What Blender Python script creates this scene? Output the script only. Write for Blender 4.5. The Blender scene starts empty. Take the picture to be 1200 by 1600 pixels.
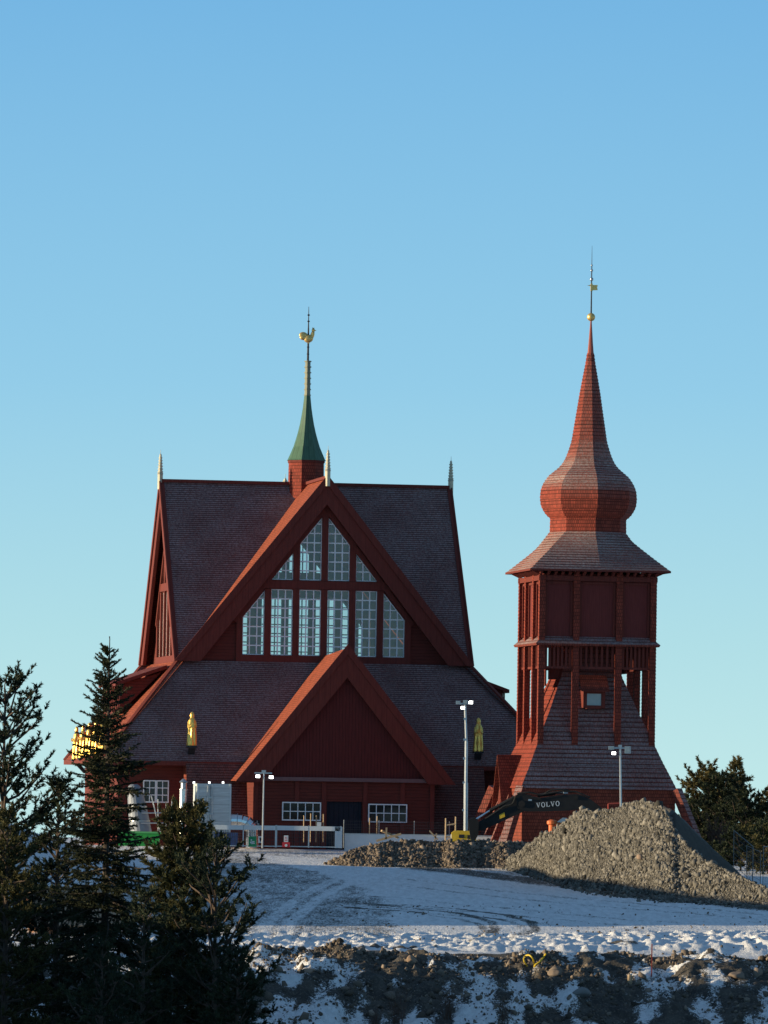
import bpy, bmesh, math, random
import numpy as np
from mathutils import Vector, Matrix

SC = bpy.context.scene
COL = SC.collection
R = math.radians
# ------------------------------------------------------------------ camera
FPX = 10000.0                     # focal length in photo pixels (photo 1200x1600)
CAM = Vector((0, 0, 4.0))
PITCH = math.atan(430 / FPX)
ROLL = R(0.9)
Fv = Vector((0, math.cos(PITCH), math.sin(PITCH)))
R0 = Vector((1, 0, 0)); U0 = Vector((0, -math.sin(PITCH), math.cos(PITCH)))
Rv = R0 * math.cos(ROLL) + U0 * math.sin(ROLL)
Uv = -R0 * math.sin(ROLL) + U0 * math.cos(ROLL)
cd = bpy.data.cameras.new('camera')
cam = bpy.data.objects.new('camera', cd); COL.objects.link(cam)
cd.sensor_fit = 'HORIZONTAL'; cd.sensor_width = 36.0; cd.lens = FPX / 1200 * 36
cd.clip_start = 1.0; cd.clip_end = 30000
m = Matrix((Rv, Uv, -Fv)).transposed().to_4x4(); m.translation = CAM
cam.matrix_world = m
SC.camera = cam

# ------------------------------------------------------------------ light
SUN_PHI = R(6.0)      # sun stands to the left, this much towards the camera
SUN_EL = R(5.5)
sdir = Vector((-math.cos(SUN_PHI) * math.cos(SUN_EL), -math.sin(SUN_PHI) * math.cos(SUN_EL), math.sin(SUN_EL)))
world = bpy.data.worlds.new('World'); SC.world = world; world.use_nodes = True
wn = world.node_tree.nodes; wl = world.node_tree.links; wn.clear()
wo = wn.new('ShaderNodeOutputWorld'); wb = wn.new('ShaderNodeBackground')
sky = wn.new('ShaderNodeTexSky'); sky.sky_type = 'NISHITA'; sky.sun_disc = False
sky.sun_elevation = SUN_EL
sky.sun_rotation = math.atan2(sdir.x, sdir.y)
sky.altitude = 400; sky.air_density = 1.0; sky.dust_density = 0.2; sky.ozone_density = 1.0
wb.inputs['Strength'].default_value = 0.066
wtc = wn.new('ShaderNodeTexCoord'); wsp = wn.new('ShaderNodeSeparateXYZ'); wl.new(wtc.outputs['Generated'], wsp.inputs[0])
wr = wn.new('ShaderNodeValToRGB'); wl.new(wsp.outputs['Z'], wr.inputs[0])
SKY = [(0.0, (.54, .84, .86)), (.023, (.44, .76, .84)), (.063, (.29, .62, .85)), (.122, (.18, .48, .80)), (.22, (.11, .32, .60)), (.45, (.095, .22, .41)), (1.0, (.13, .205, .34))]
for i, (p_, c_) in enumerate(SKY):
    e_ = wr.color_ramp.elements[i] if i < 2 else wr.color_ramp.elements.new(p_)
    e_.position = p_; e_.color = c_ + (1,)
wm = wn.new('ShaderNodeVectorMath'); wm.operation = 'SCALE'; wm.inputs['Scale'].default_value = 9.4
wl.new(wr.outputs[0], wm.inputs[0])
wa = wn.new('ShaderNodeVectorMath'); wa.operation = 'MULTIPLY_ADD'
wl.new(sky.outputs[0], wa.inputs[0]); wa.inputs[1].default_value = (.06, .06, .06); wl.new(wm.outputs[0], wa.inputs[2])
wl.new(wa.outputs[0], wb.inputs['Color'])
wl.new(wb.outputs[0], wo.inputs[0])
sl = bpy.data.lights.new('sun', 'SUN'); so = bpy.data.objects.new('sun', sl); COL.objects.link(so)
sl.energy = 5.0; sl.angle = R(0.5); sl.color = (1.0, 0.82, 0.54)
so.rotation_euler = sdir.to_track_quat('Z', 'Y').to_euler(); so.location = (-60, 200, 60)
SC.view_settings.view_transform = 'Standard'; SC.view_settings.look = 'None'
SC.view_settings.exposure = 0.6; SC.view_settings.gamma = 1.0
SC.view_settings.use_curve_mapping = False

# ------------------------------------------------------------------ helpers
rng = np.random.default_rng(7)
random.seed(7)

def at(px, py, Y):
    d = Fv + Rv * ((px - 600) / FPX) + Uv * ((800 - py) / FPX)
    return CAM + d * (Y / d.y)

def proj(p):
    d = Vector(p) - CAM
    w = d.dot(Fv)
    return 600 + FPX * d.dot(Rv) / w, 800 - FPX * d.dot(Uv) / w

class MB:
    def __init__(s): s.v = []; s.f = []
    def add(s, vs, fs):
        o = len(s.v); s.v += [tuple(p) for p in vs]; s.f += [tuple(i + o for i in f) for f in fs]; return s
    def poly(s, *pts): return s.add(pts, [range(len(pts))])
    def box(s, x0, x1, y0, y1, z0, z1):
        return s.add([(x0,y0,z0),(x1,y0,z0),(x1,y1,z0),(x0,y1,z0),(x0,y0,z1),(x1,y0,z1),(x1,y1,z1),(x0,y1,z1)],
                     [(3,2,1,0),(4,5,6,7),(0,1,5,4),(1,2,6,5),(2,3,7,6),(3,0,4,7)])
    def beam(s, p, q, w, h, up=(0,0,1)):
        p = Vector(p); q = Vector(q); d = (q - p).normalized(); up = Vector(up)
        sd = d.cross(up)
        if sd.length < 1e-4: sd = d.cross(Vector((0,1,0)))
        sd.normalize(); u = sd.cross(d) * (h / 2); sd = sd * (w / 2)
        return s.add([p-sd-u, p+sd-u, p+sd+u, p-sd+u, q-sd-u, q+sd-u, q+sd+u, q-sd+u],
                     [(0,1,2,3),(7,6,5,4),(0,4,5,1),(1,5,6,2),(2,6,7,3),(3,7,4,0)])
    def tube(s, p, q, r0, r1=None, n=8):
        r1 = r0 if r1 is None else r1
        p = Vector(p); q = Vector(q); d = (q - p).normalized()
        a = d.orthogonal().normalized(); b = d.cross(a)
        vs = []
        for c, r in ((p, r0), (q, r1)):
            for i in range(n):
                t = 2 * math.pi * i / n
                vs.append(c + a * (r * math.cos(t)) + b * (r * math.sin(t)))
        fs = [(i, (i+1) % n, n + (i+1) % n, n + i) for i in range(n)]
        fs += [tuple(range(n))[::-1], tuple(range(n, 2*n))]
        return s.add(vs, fs)
    def path(s, pts, r, n=6):
        for a, b in zip(pts[:-1], pts[1:]): s.tube(a, b, r, r, n)
        return s
    def lathe(s, prof, n=16, c=(0,0,0), ph=0.0, sx=1, sy=1):
        vs = []
        for r, z in prof:
            for i in range(n):
                t = ph + 2 * math.pi * i / n
                vs.append((c[0] + sx*r*math.cos(t), c[1] + sy*r*math.sin(t), c[2] + z))
        k = len(prof); fs = []
        for j in range(k - 1):
            for i in range(n):
                i2 = (i + 1) % n
                fs.append((j*n+i, j*n+i2, (j+1)*n+i2, (j+1)*n+i))
        fs += [tuple(range(n))[::-1], tuple(range((k-1)*n, k*n))]
        return s.add(vs, fs)
    def extr(s, pts, d):
        n = len(pts); d = Vector(d); pts = [Vector(p) for p in pts]
        fs = [tuple(range(n)), tuple(range(2*n-1, n-1, -1))] + [(i, n+i, n+(i+1) % n, (i+1) % n) for i in range(n)]
        return s.add(pts + [p + d for p in pts], fs)
    def shift(s, o): s.v = [(x-o[0], y-o[1], z-o[2]) for x, y, z in s.v]; return s

def mesh_from(name, v, f, smooth=False, recalc=False):
    me = bpy.data.meshes.new(name)
    me.from_pydata(v, [], f)
    if recalc:
        bm = bmesh.new(); bm.from_mesh(me); bmesh.ops.recalc_face_normals(bm, faces=bm.faces); bm.to_mesh(me); bm.free()
    uvl = me.uv_layers.new(name='UVMap')
    uv = np.zeros(len(me.loops) * 2, dtype=np.float32)
    vs = me.vertices
    for p in me.polygons:
        n = p.normal.copy()
        if n.z < 0: n = -n
        t = Vector((0,0,1)).cross(n)
        if t.length < 0.02: t = Vector((1,0,0))
        t.normalize(); b = n.cross(t)
        for li, vi in zip(p.loop_indices, p.vertices):
            c = vs[vi].co
            uv[2*li] = c.dot(t); uv[2*li+1] = c.dot(b)
    uvl.data.foreach_set('uv', uv)
    if smooth: me.polygons.foreach_set('use_smooth', [True] * len(me.polygons))
    return me

def obj(name, mb, mat, parent=None, smooth=False, recalc=True, loc=None):
    me = mesh_from(name, mb.v, mb.f, smooth, recalc)
    me.materials.append(mat)
    o = bpy.data.objects.new(name, me); COL.objects.link(o)
    if parent is not None: o.parent = parent
    if loc is not None: o.location = loc
    return o

def tag(o, label=None, cat=None, group=None, kind=None):
    if label: o['label'] = label
    if cat: o['category'] = cat
    if group: o['group'] = group
    if kind: o['kind'] = kind
    return o

def thing(name, label, cat, loc=(0,0,0), rz=0.0, group=None):
    o = bpy.data.objects.new(name, None); COL.objects.link(o)
    o.empty_display_size = 0.3
    o.location = loc; o.rotation_euler = (0, 0, rz)
    return tag(o, label, cat, group)

def copy_thing(o, loc, rz=0.0, label=None):
    def cp(s, par):
        c = s.copy(); COL.objects.link(c)
        if par is not None: c.parent = par
        for ch in s.children: cp(ch, c)
        return c
    c = cp(o, None); c.location = loc; c.rotation_euler = (0, 0, rz)
    if label: c['label'] = label
    return c

# ---- numpy value noise
def _hash(ix, iy, seed):
    n = (ix.astype(np.int64) * 374761393 + iy.astype(np.int64) * 668265263 + seed * 974634777) & 0x7fffffff
    n = ((n ^ (n >> 13)) * 1274126177) & 0x7fffffff
    n = (n ^ (n >> 16)) & 0xffff
    return n / 65535.0
def vnoise(x, y, seed=0):
    ix = np.floor(x); iy = np.floor(y); fx = x - ix; fy = y - iy
    fx = fx*fx*(3-2*fx); fy = fy*fy*(3-2*fy)
    a = _hash(ix, iy, seed); b = _hash(ix+1, iy, seed); c = _hash(ix, iy+1, seed); d = _hash(ix+1, iy+1, seed)
    return (a*(1-fx)+b*fx)*(1-fy) + (c*(1-fx)+d*fx)*fy
def fbm(x, y, seed=0, oct=4):
    s = 0; a = 0.5; t = 0
    for o in range(oct):
        s = s + a * vnoise(x*2**o, y*2**o, seed+o*17); t += a; a *= 0.5
    return s / t
def sstep(e0, e1, x):
    t = np.clip((x - e0) / (e1 - e0), 0, 1); return t*t*(3-2*t)

# ------------------------------------------------------------------ materials
class NT:
    def __init__(s, name):
        s.m = bpy.data.materials.new(name); s.m.use_nodes = True
        s.n = s.m.node_tree.nodes; s.l = s.m.node_tree.links
        s.b = s.n['Principled BSDF']; s.out = s.n['Material Output']
    def new(s, t, **kw):
        n = s.n.new('ShaderNode' + t)
        for k, v in kw.items(): setattr(n, k, v)
        return n
    def set(s, n, k, v):
        if hasattr(v, 'is_linked') or isinstance(v, bpy.types.NodeSocket): s.l.new(v, n.inputs[k])
        else: n.inputs[k].default_value = v
    def noise(s, scale, detail=4, vec=None, rough=0.55, mapping=None):
        n = s.new('TexNoise'); n.inputs['Scale'].default_value = scale; n.inputs['Detail'].default_value = detail
        n.inputs['Roughness'].default_value = rough
        if vec is None: vec = s.new('TexCoord').outputs['Object']
        if mapping:
            mp = s.new('Mapping'); mp.inputs['Scale'].default_value = mapping; s.l.new(vec, mp.inputs['Vector']); vec = mp.outputs[0]
        s.l.new(vec, n.inputs['Vector']); return n.outputs['Fac']
    def math(s, op, a, b=None, c=None, clamp=False):
        n = s.new('Math', operation=op); n.use_clamp = clamp
        s.set(n, 0, a)
        if b is not None: s.set(n, 1, b)
        if c is not None: s.set(n, 2, c)
        return n.outputs[0]
    def ramp(s, v, a, b, lo=0.0, hi=1.0):
        n = s.new('MapRange'); n.interpolation_type = 'SMOOTHSTEP'
        s.set(n, 'Value', v); n.inputs['From Min'].default_value = a; n.inputs['From Max'].default_value = b
        n.inputs['To Min'].default_value = lo; n.inputs['To Max'].default_value = hi
        return n.outputs[0]
    def mix(s, f, a, b, blend='MIX'):
        n = s.new('Mix', data_type='RGBA', blend_type=blend)
        s.set(n, 0, f)
        for i, v in ((6, a), (7, b)):
            if isinstance(v, tuple): v = v + (1,) if len(v) == 3 else v
            s.set(n, i, v)
        return n.outputs[2]
    def bump(s, h, strength=0.4, dist=0.03):
        n = s.new('Bump'); n.inputs['Strength'].default_value = strength; n.inputs['Distance'].default_value = dist
        s.l.new(h, n.inputs['Height']); s.l.new(n.outputs[0], s.b.inputs['Normal'])
    def color(s, c): s.set(s.b, 'Base Color', c if not isinstance(c, tuple) else c + (1,))
    def fin(s, rough=0.8, metal=0.0, spec=0.3):
        s.b.inputs['Roughness'].default_value = rough; s.b.inputs['Metallic'].default_value = metal
        s.b.inputs['Specular IOR Level'].default_value = spec
        return s.m

def plain(name, col, rough=0.6, metal=0.0, var=0.25, scale=3.0, spec=0.3, bump=0.0):
    t = NT(name)
    f = t.noise(scale, 5)
    g = t.math('MULTIPLY_ADD', f, 2*var, 1 - var)
    c = t.mix(1.0, col, g, 'MULTIPLY')
    t.color(c)
    if bump: t.bump(f, bump, 0.02)
    return t.fin(rough, metal, spec)

def shingle(name, base, row, width, frost=0.0, frostc=(0.50, 0.50, 0.56), edge=0.45, rough=0.85, cover=(.12, .5), upr=(.18, .55), melt=False):
    t = NT(name)
    uv = t.new('UVMap').outputs[0]
    br = t.new('TexBrick'); t.l.new(uv, br.inputs['Vector'])
    br.offset = 0.5; br.squash = 1
    br.inputs['Scale'].default_value = 1; br.inputs['Brick Width'].default_value = width
    br.inputs['Row Height'].default_value = row; br.inputs['Mortar Size'].default_value = row * 0.07
    br.inputs['Mortar Smooth'].default_value = 0.3
    br.inputs['Color1'].default_value = (1.25, 1.2, 1.2, 1); br.inputs['Color2'].default_value = (0.72, 0.74, 0.76, 1)
    br.inputs['Mortar'].default_value = (0.35, 0.33, 0.33, 1)
    sep = t.new('SeparateXYZ'); t.l.new(uv, sep.inputs[0])
    fr = t.math('FRACT', t.math('DIVIDE', sep.outputs['Y'], row))
    weather = t.math('MULTIPLY_ADD', t.noise(1.1, 6), 0.6, 0.70)
    c = t.mix(1.0, base, br.outputs['Color'], 'MULTIPLY')
    c = t.mix(1.0, c, weather, 'MULTIPLY')
    gap = t.ramp(fr, 0.0, 0.22, edge, 1.0)
    c = t.mix(1.0, c, gap, 'MULTIPLY')
    if frost > 0:
        geo = t.new('NewGeometry'); s2 = t.new('SeparateXYZ'); t.l.new(geo.outputs['Normal'], s2.inputs[0])
        up = t.ramp(s2.outputs['Z'], *upr)
        if melt: up = t.math('MULTIPLY', up, t.ramp(s2.outputs['X'], -.86, -.62))   # the side the sun reaches has thawed
        rowf = t.ramp(fr, *cover)
        n1 = t.ramp(t.noise(0.35, 5), 0.3, 0.65, 0.6, 1.0)
        n2 = t.ramp(t.noise(9.0, 3), 0.3, 0.7, 0.3, 1.0)
        f = t.math('MULTIPLY', t.math('MULTIPLY', up, rowf), t.math('MULTIPLY', n1, n2))
        f = t.math('MULTIPLY', f, frost, clamp=True)
        c = t.mix(f, c, frostc)
    t.color(c)
    t.bump(t.math('MULTIPLY', br.outputs['Fac'], -1.0), 0.25, 0.02)
    return t.fin(rough, 0, 0.25)

def siding(name, base, row=0.2, vertical=False, rough=0.8, edge=0.45):
    t = NT(name)
    uv = t.new('UVMap').outputs[0]
    sep = t.new('SeparateXYZ'); t.l.new(uv, sep.inputs[0])
    fr = t.math('FRACT', t.math('DIVIDE', sep.outputs['X' if vertical else 'Y'], row))
    g = t.ramp(fr, 0.0, 0.2, edge, 1.0)
    n = t.math('MULTIPLY_ADD', t.noise(2.0, 6, vec=uv, mapping=((6, .5, 1) if vertical else (.5, 6, 1))), 0.9, 0.55)
    c = t.mix(1.0, base, g, 'MULTIPLY'); c = t.mix(1.0, c, n, 'MULTIPLY')
    t.color(c); t.bump(g, 0.5, 0.02)
    return t.fin(rough, 0, 0.25)

M = {}
RED = (0.19, 0.034, 0.022)
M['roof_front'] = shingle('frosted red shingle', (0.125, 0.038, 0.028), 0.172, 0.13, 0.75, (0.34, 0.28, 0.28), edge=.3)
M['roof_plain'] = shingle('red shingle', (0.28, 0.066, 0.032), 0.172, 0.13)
M['wall_shingle'] = shingle('red wall shingle', (0.20, 0.045, 0.026), 0.2, 0.14)
M['siding'] = siding('red clapboard', (0.12, 0.025, 0.018), 0.2)
M['boards'] = siding('red boards', (0.10, 0.017, 0.015), 0.2, True, edge=0.45)
M['timber'] = siding('red timber', (0.14, 0.029, 0.021), 0.35, True, edge=0.8)
M['tower_skirt'] = shingle('tower skirt shingle', (0.19, 0.046, 0.032), 0.28, 0.15, 0.8, (0.33, 0.28, 0.275), edge=.35, cover=(.05, .4))
M['tower_bare'] = shingle('bare skirt shingle', (0.235, 0.044, 0.026), 0.28, 0.15)
M['tower_red'] = shingle('tower shingle', (0.235, 0.044, 0.026), 0.21, 0.13)
M['bulb'] = shingle('bulb shingle', (0.235, 0.044, 0.026), 0.21, 0.15, 0.85, (0.40, 0.35, 0.32), edge=.3, cover=(.02, .18), upr=(.12, .75), melt=True)
M['white_frame'] = plain('white window paint', (0.80, 0.82, 0.82), 0.5, var=.1)
M['copper'] = siding('green copper', (0.065, 0.135, 0.085), 0.33, True, rough=0.55, edge=0.6)
M['verdigris'] = plain('dull bronze', (0.22, 0.22, 0.16), 0.5, 0.4)
M['iron'] = plain('dark iron', (0.05, 0.05, 0.055), 0.5, 0.6)
M['steel'] = plain('galvanised steel', (0.42, 0.44, 0.45), 0.38, 0.85, scale=6)
M['bright_steel'] = plain('bright steel', (0.72, 0.72, 0.70), 0.24, 1.0, var=0.1, scale=6)
M['old_steel'] = plain('weathered steel', (0.20, 0.19, 0.18), 0.7, 0.1)
M['dull_steel'] = plain('dull steel', (0.20, 0.22, 0.25), 0.6, 0.3, var=.3)
M['gold'] = plain('gold leaf', (0.90, 0.58, 0.14), 0.36, 0.85, var=0.4, scale=9, bump=0.6)
M['gold_dull'] = plain('worn gold', (0.75, 0.50, 0.17), 0.4, 0.7, var=0.2, scale=9)
M['finial'] = plain('finial metal', (0.50, 0.46, 0.34), 0.45, 0.4)
M['black'] = plain('black paint', (0.02, 0.022, 0.025), 0.5)
M['door'] = siding('dark door', (0.016, 0.017, 0.026), 0.3, True)
M['interior'] = plain('interior boards', (0.09, 0.06, 0.045), 0.8)
M['white'] = siding('white painted metal', (0.50, 0.54, 0.54), 0.5, False, rough=0.5, edge=0.8)
M['white_plain'] = plain('white plastic', (0.56, 0.60, 0.61), 0.5, var=0.12)
M['concrete'] = plain('concrete', (0.40, 0.41, 0.40), 0.85, var=0.3)
M['green'] = plain('green paint', (0.03, 0.30, 0.05), 0.45)
M['green_sign'] = plain('green sign', (0.02, 0.25, 0.10), 0.5, var=0.1)
M['red_sign'] = plain('red sign', (0.45, 0.03, 0.04), 0.5, var=0.1)
M['blue_tarp'] = siding('blue tarp', (0.03, 0.07, 0.22), 0.25, True, rough=0.6)
M['blue_sign'] = plain('blue sign', (0.03, 0.14, 0.50), 0.5, var=0.1)
M['yellow'] = plain('yellow paint', (0.62, 0.40, 0.03), 0.5)
M['orange'] = plain('orange plastic', (0.60, 0.13, 0.03), 0.5)
M['machine'] = plain('dark machine paint', (0.014, 0.014, 0.014), 0.6, var=0.5, spec=0.25)
M['rubber'] = plain('rubber', (0.018, 0.018, 0.018), 0.85)
M['wood'] = plain('raw timber', (0.42, 0.30, 0.18), 0.8, scale=8)
M['log'] = siding('weathered logs', (0.24, 0.13, 0.08), 0.25)
M['cabin_roof'] = siding('cabin roof boards', (0.34, 0.23, 0.15), 0.25, True)
M['rusty'] = plain('rusty red tubing', (0.35, 0.06, 0.04), 0.5)
def stonemat(name, col):
    t = NT(name); a = t.new('Attribute'); a.attribute_name = 'tone'
    f = t.math('MULTIPLY_ADD', t.noise(5.0, 5), .7, .65)
    t.color(t.mix(1.0, t.mix(1.0, col, f, 'MULTIPLY'), a.outputs['Fac'], 'MULTIPLY')); t.bump(f, .3, .03)
    return t.fin(.9, 0, .2)
M['stone'] = stonemat('crushed rock', (0.142, 0.130, 0.110))
M['stone_brown'] = stonemat('brown rubble', (0.15, 0.118, 0.09))
M['clod'] = plain('brown clod', (0.19, 0.145, 0.11), 0.9, var=0.5, scale=3, bump=0.4)
M['boulder'] = plain('tan boulder', (0.27, 0.19, 0.135), 0.9, var=0.25, scale=2, bump=0.4)
M['grey_boulder'] = plain('grey boulder', (0.19, 0.185, 0.175), 0.9, var=0.3, scale=2, bump=0.4)
M['bark'] = plain('bark', (0.06, 0.046, 0.036), 0.9, var=0.4, scale=5, bump=0.5)
M['pine_bark'] = plain('pine bark', (0.085, 0.06, 0.045), 0.9, var=0.4, scale=5, bump=0.5)
M['twig'] = plain('dry twigs', (0.10, 0.055, 0.036), 0.9, var=0.3)

def foliage(name, a, b):
    t = NT(name)
    c = t.mix(t.ramp(t.noise(1.3, 3), 0.35, 0.65), a, b)
    t.color(c)
    tr = t.new('BsdfTranslucent'); t.l.new(c, tr.inputs['Color'])
    ms = t.new('MixShader'); ms.inputs[0].default_value = 0.15
    t.l.new(t.b.outputs[0], ms.inputs[1]); t.l.new(tr.outputs[0], ms.inputs[2]); t.l.new(ms.outputs[0], t.out.inputs['Surface'])
    return t.fin(0.75, 0, 0.2)
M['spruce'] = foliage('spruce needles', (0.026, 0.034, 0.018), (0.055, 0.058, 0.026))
M['pine'] = foliage('pine needles', (0.020, 0.030, 0.019), (0.045, 0.055, 0.026))  # needle colour darkened below natural to stand in for shade
M['pine_far'] = foliage('sunlit far pine needles', (0.075, 0.070, 0.026), (0.14, 0.11, 0.040))  # olive needles brightened so the sunlight is in the colour
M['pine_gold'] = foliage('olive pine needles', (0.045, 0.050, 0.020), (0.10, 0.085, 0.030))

def glassmat(name, refl=0.09, tint=(0.78, 0.85, 0.85), rough=0.02):
    t = NT(name)
    t.n.remove(t.b)
    tp = t.new('BsdfTransparent'); tp.inputs[0].default_value = tint + (1,)
    gl = t.new('BsdfGlossy'); gl.inputs['Roughness'].default_value = rough; gl.inputs[0].default_value = (0.9, 0.95, 1, 1)
    bm_ = t.new('Bump'); bm_.inputs['Strength'].default_value = .12; bm_.inputs['Distance'].default_value = .05
    t.l.new(t.noise(1.6, 2), bm_.inputs['Height']); t.l.new(bm_.outputs[0], gl.inputs['Normal'])
    ms = t.new('MixShader'); ms.inputs[0].default_value = refl
    t.l.new(tp.outputs[0], ms.inputs[1]); t.l.new(gl.outputs[0], ms.inputs[2]); t.l.new(ms.outputs[0], t.out.inputs['Surface'])
    return t.m
M['glass'] = glassmat('window glass')
M['dark_glass'] = plain('dark window glass', (0.012, 0.016, 0.018), 0.08, 0, var=0.1, spec=0.5)
M['pale_glass'] = plain('pale window glass', (0.26, 0.30, 0.31), 0.2, 0.2, var=0.15, spec=0.5)

def lampmat(name, strength):
    t = NT(name); t.n.remove(t.b)
    e = t.new('Emission'); e.inputs[0].default_value = (1, 0.96, 0.9, 1); e.inputs[1].default_value = strength
    t.l.new(e.outputs[0], t.out.inputs['Surface']); return t.m
M['lamp'] = lampmat('lit lamp', 12.0)
M['warm_lamp'] = lampmat('warm lamp', 3.0)

# ------------------------------------------------------------------ ground
def base_z(Y):
    return np.interp(Y, [0, 20, 205, 222, 228, 236, 240, 244, 250, 392, 398, 470, 700, 6000],
                        [1.5, 1.0, -9, -9, -7.5, -4.8, -3.6, -2.70, -2.45, 0.2, 0.0, 0.0, -12, -150])
def hill(X, Y):
    a = sstep(-11.5, -25, X)
    w = sstep(262, 285, Y) * sstep(372, 345, Y)
    return a * w
def ground_z(X, Y):
    X = np.asarray(X, float); Y = np.asarray(Y, float)
    z = base_z(Y)
    h = hill(X, Y)
    top = 2.9 + 0.5 * (fbm(X * .12, Y * .12, 3, 3) - .5)
    z = z * (1 - h) + top * h
    shade_mound = sstep(-15.5, -24, X) * sstep(160, 172, Y) * sstep(243, 236, Y)  # added mound out of view, there to shade the near trees and bank
    z = z * (1 - shade_mound) + (1.5 + 3.2*(fbm(X*.25, Y*.3, 77, 3) - .5)) * shade_mound
    near = sstep(222, 234, Y) * sstep(251.5, 246, Y)
    z = z + near * ((fbm(X*0.55, Y*0.55, 11, 5) - .5) * 1.2 + (fbm(X*.9, Y*.35, 19, 3) - .5) * .6 + np.abs(fbm(X*1.7, Y*1.7, 31, 3) - .5) * -0.6 + (fbm(X*4.0, Y*4.0, 33, 2) - .5) * .16)
    berm = np.exp(-((Y - 246.5 + 2.5*(vnoise(X*.25, X*0, 5) - .5)) / 1.6) ** 2) * (0.02 + 0.32 * fbm(X*.8, Y*.8, 8, 4))
    z = z + berm * sstep(-9, -6.5, X)
    flat = sstep(252, 258, Y) * sstep(395, 385, Y)
    z = z + flat * ((fbm(X*.25, Y*.25, 21, 4) - .5) * 0.14)
    lump = sstep(251, 253, Y) * sstep(272, 264, Y)
    z = z + lump * ((fbm(X*3.4, Y*.8, 41, 3) - .5) * 0.40 + .03*X*sstep(-12, -4, X))
    return z
def gz(x, y): return float(ground_z(np.array([x]), np.array([y]))[0])
def on_ground(px, py):
    lo, hi = 228.0, 420.0
    for _ in range(50):
        mid = (lo + hi) / 2; p = at(px, py, mid)
        if p.z > float(base_z(mid)): hi_ = mid; lo = mid
        else: hi = mid
    p = at(px, py, lo); return p
def ground_hit(px, py):
    ys = np.arange(226.0, 400.0, .1)
    q0 = at(px, py, 100.0) - CAM
    k_ = ys / 100.0; X = CAM.x + q0.x*k_; Z = CAM.z + q0.z*k_
    below = Z < ground_z(X, ys)
    i = int(np.argmax(below)) if below.any() else len(ys)-1
    return Vector((X[i], ys[i], Z[i]))
def arr_lines(segs):
    out = []
    for a, b, st in segs: out += list(np.arange(a, b, st))
    return np.array(out)
def build_ground():
    xs = np.concatenate([-np.geomspace(5000, 60, 14), arr_lines([(-58, -20, 1.0), (-20, -10, .3), (-10, 19, 0.11), (19, 60, 1.5)]), np.geomspace(62, 5000, 14)])
    ys = np.concatenate([arr_lines([(-300, 0, 100), (0, 222, 12), (222, 232, .3), (232, 275, 0.12), (275, 402, 0.6), (402, 500, 8)]), np.geomspace(500, 9000, 14)])
    X, Y = np.meshgrid(xs, ys)
    Z = ground_z(X, Y)
    # where the photograph's ground shows snow and where it shows soil
    dX, dY, dZ = X - CAM.x, Y - CAM.y, Z - CAM.z
    W = np.maximum(dX*Fv.x + dY*Fv.y + dZ*Fv.z, 1)
    PX = 600 + FPX*(dX*Rv.x + dY*Rv.y + dZ*Rv.z)/W; PY = 800 - FPX*(dX*Uv.x + dY*Uv.y + dZ*Uv.z)/W
    s = np.full(X.shape, 0.66)
    # field on the left with soil showing through, ending in a curved edge
    e = np.interp(Y, [250, 256, 262, 272, 285, 300, 330, 380], [-4.6, -1.5, 0.6, 1.0, .6, 0.6, -1.0, -8]) + 1.2*(fbm(X*.3, Y*.3, 91) - .5)
    s = s - 0.215 * sstep(0.5, -0.5, X - e) * sstep(252, 258, Y) * sstep(392, 370, Y) * sstep(-14, -11, X)
    def track(pts, half, amt):
        nonlocal s
        P = [on_ground(*p) for p in pts]
        d = np.full(X.shape, 1e9)
        for a, b in zip(P[:-1], P[1:]):
            vx, vy = b.x-a.x, b.y-a.y; L = vx*vx+vy*vy
            t = np.clip(((X-a.x)*vx + (Y-a.y)*vy)/L, 0, 1)
            d = np.minimum(d, np.hypot(X-a.x-t*vx, Y-a.y-t*vy))
        s = s - amt * sstep(half*1.25, half*0.8, d)
    track([(430, 1332), (560, 1340), (700, 1356), (900, 1378), (1100, 1400), (1260, 1420)], 3.6, 0.16)
    track([(640, 1352), (860, 1381), (1060, 1404), (1260, 1428)], 1.4, 0.16)
    for off in (0, 62):
        track([(560+off, 1412), (660+off, 1420), (730+off, 1430), (768+off, 1441), (775+off, 1452), (765+off, 1464), (742+off, 1476)], 0.24, 0.28)
        track([(540+off, 1418), (650+off, 1426), (715+off, 1436), (752+off, 1446), (757+off, 1455), (745+off, 1466), (722+off, 1478)], 0.2, 0.22)
    for o_ in (0, 9, 26, 36, 44):
        track([(640 - 2*o_, 1374+o_), (780, 1392+o_), (900, 1404+o_), (1250, 1434+o_*.8)], 0.3, 0.17)
    for o_ in (0, 34):
        track([(395+o_, 1480), (420+o_, 1440), (470+o_, 1400), (540+o_, 1366), (600+o_, 1350)], 0.3, -0.10)
    bank = sstep(253, 248, Y)
    sb = 0.31 + 0.9 * (fbm(X*.45, Y*.30, 55, 4) - .45) + .9*(fbm(X*1.5, Y*.35, 57, 4) - .5) - 0.9*sstep(.5, .75, fbm(X*.9, Y*.9, 61, 3))*sstep(242, 246, Y) + .12*sstep(240, 234, Y)
    s = s*(1-bank) + sb*bank
    lump = sstep(252, 254, Y) * sstep(272, 262, Y)
    s = s + lump*(0.12 - 0.5*sstep(.56, .72, fbm(X*.5, Y*.35, 71, 4))*sstep(262, 255, Y))
    s = np.where(hill(X, Y) > 0.05, 0.80 - .3*sstep(.5, .7, fbm(X*.5, Y*.5, 13, 4)), s)
    nx, ny = len(xs), len(ys)
    me = bpy.data.meshes.new('ground')
    me.vertices.add(nx*ny)
    me.vertices.foreach_set('co', np.stack([X, Y, Z], -1).astype(np.float32).ravel())
    i = np.arange(nx*ny).reshape(ny, nx)
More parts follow.
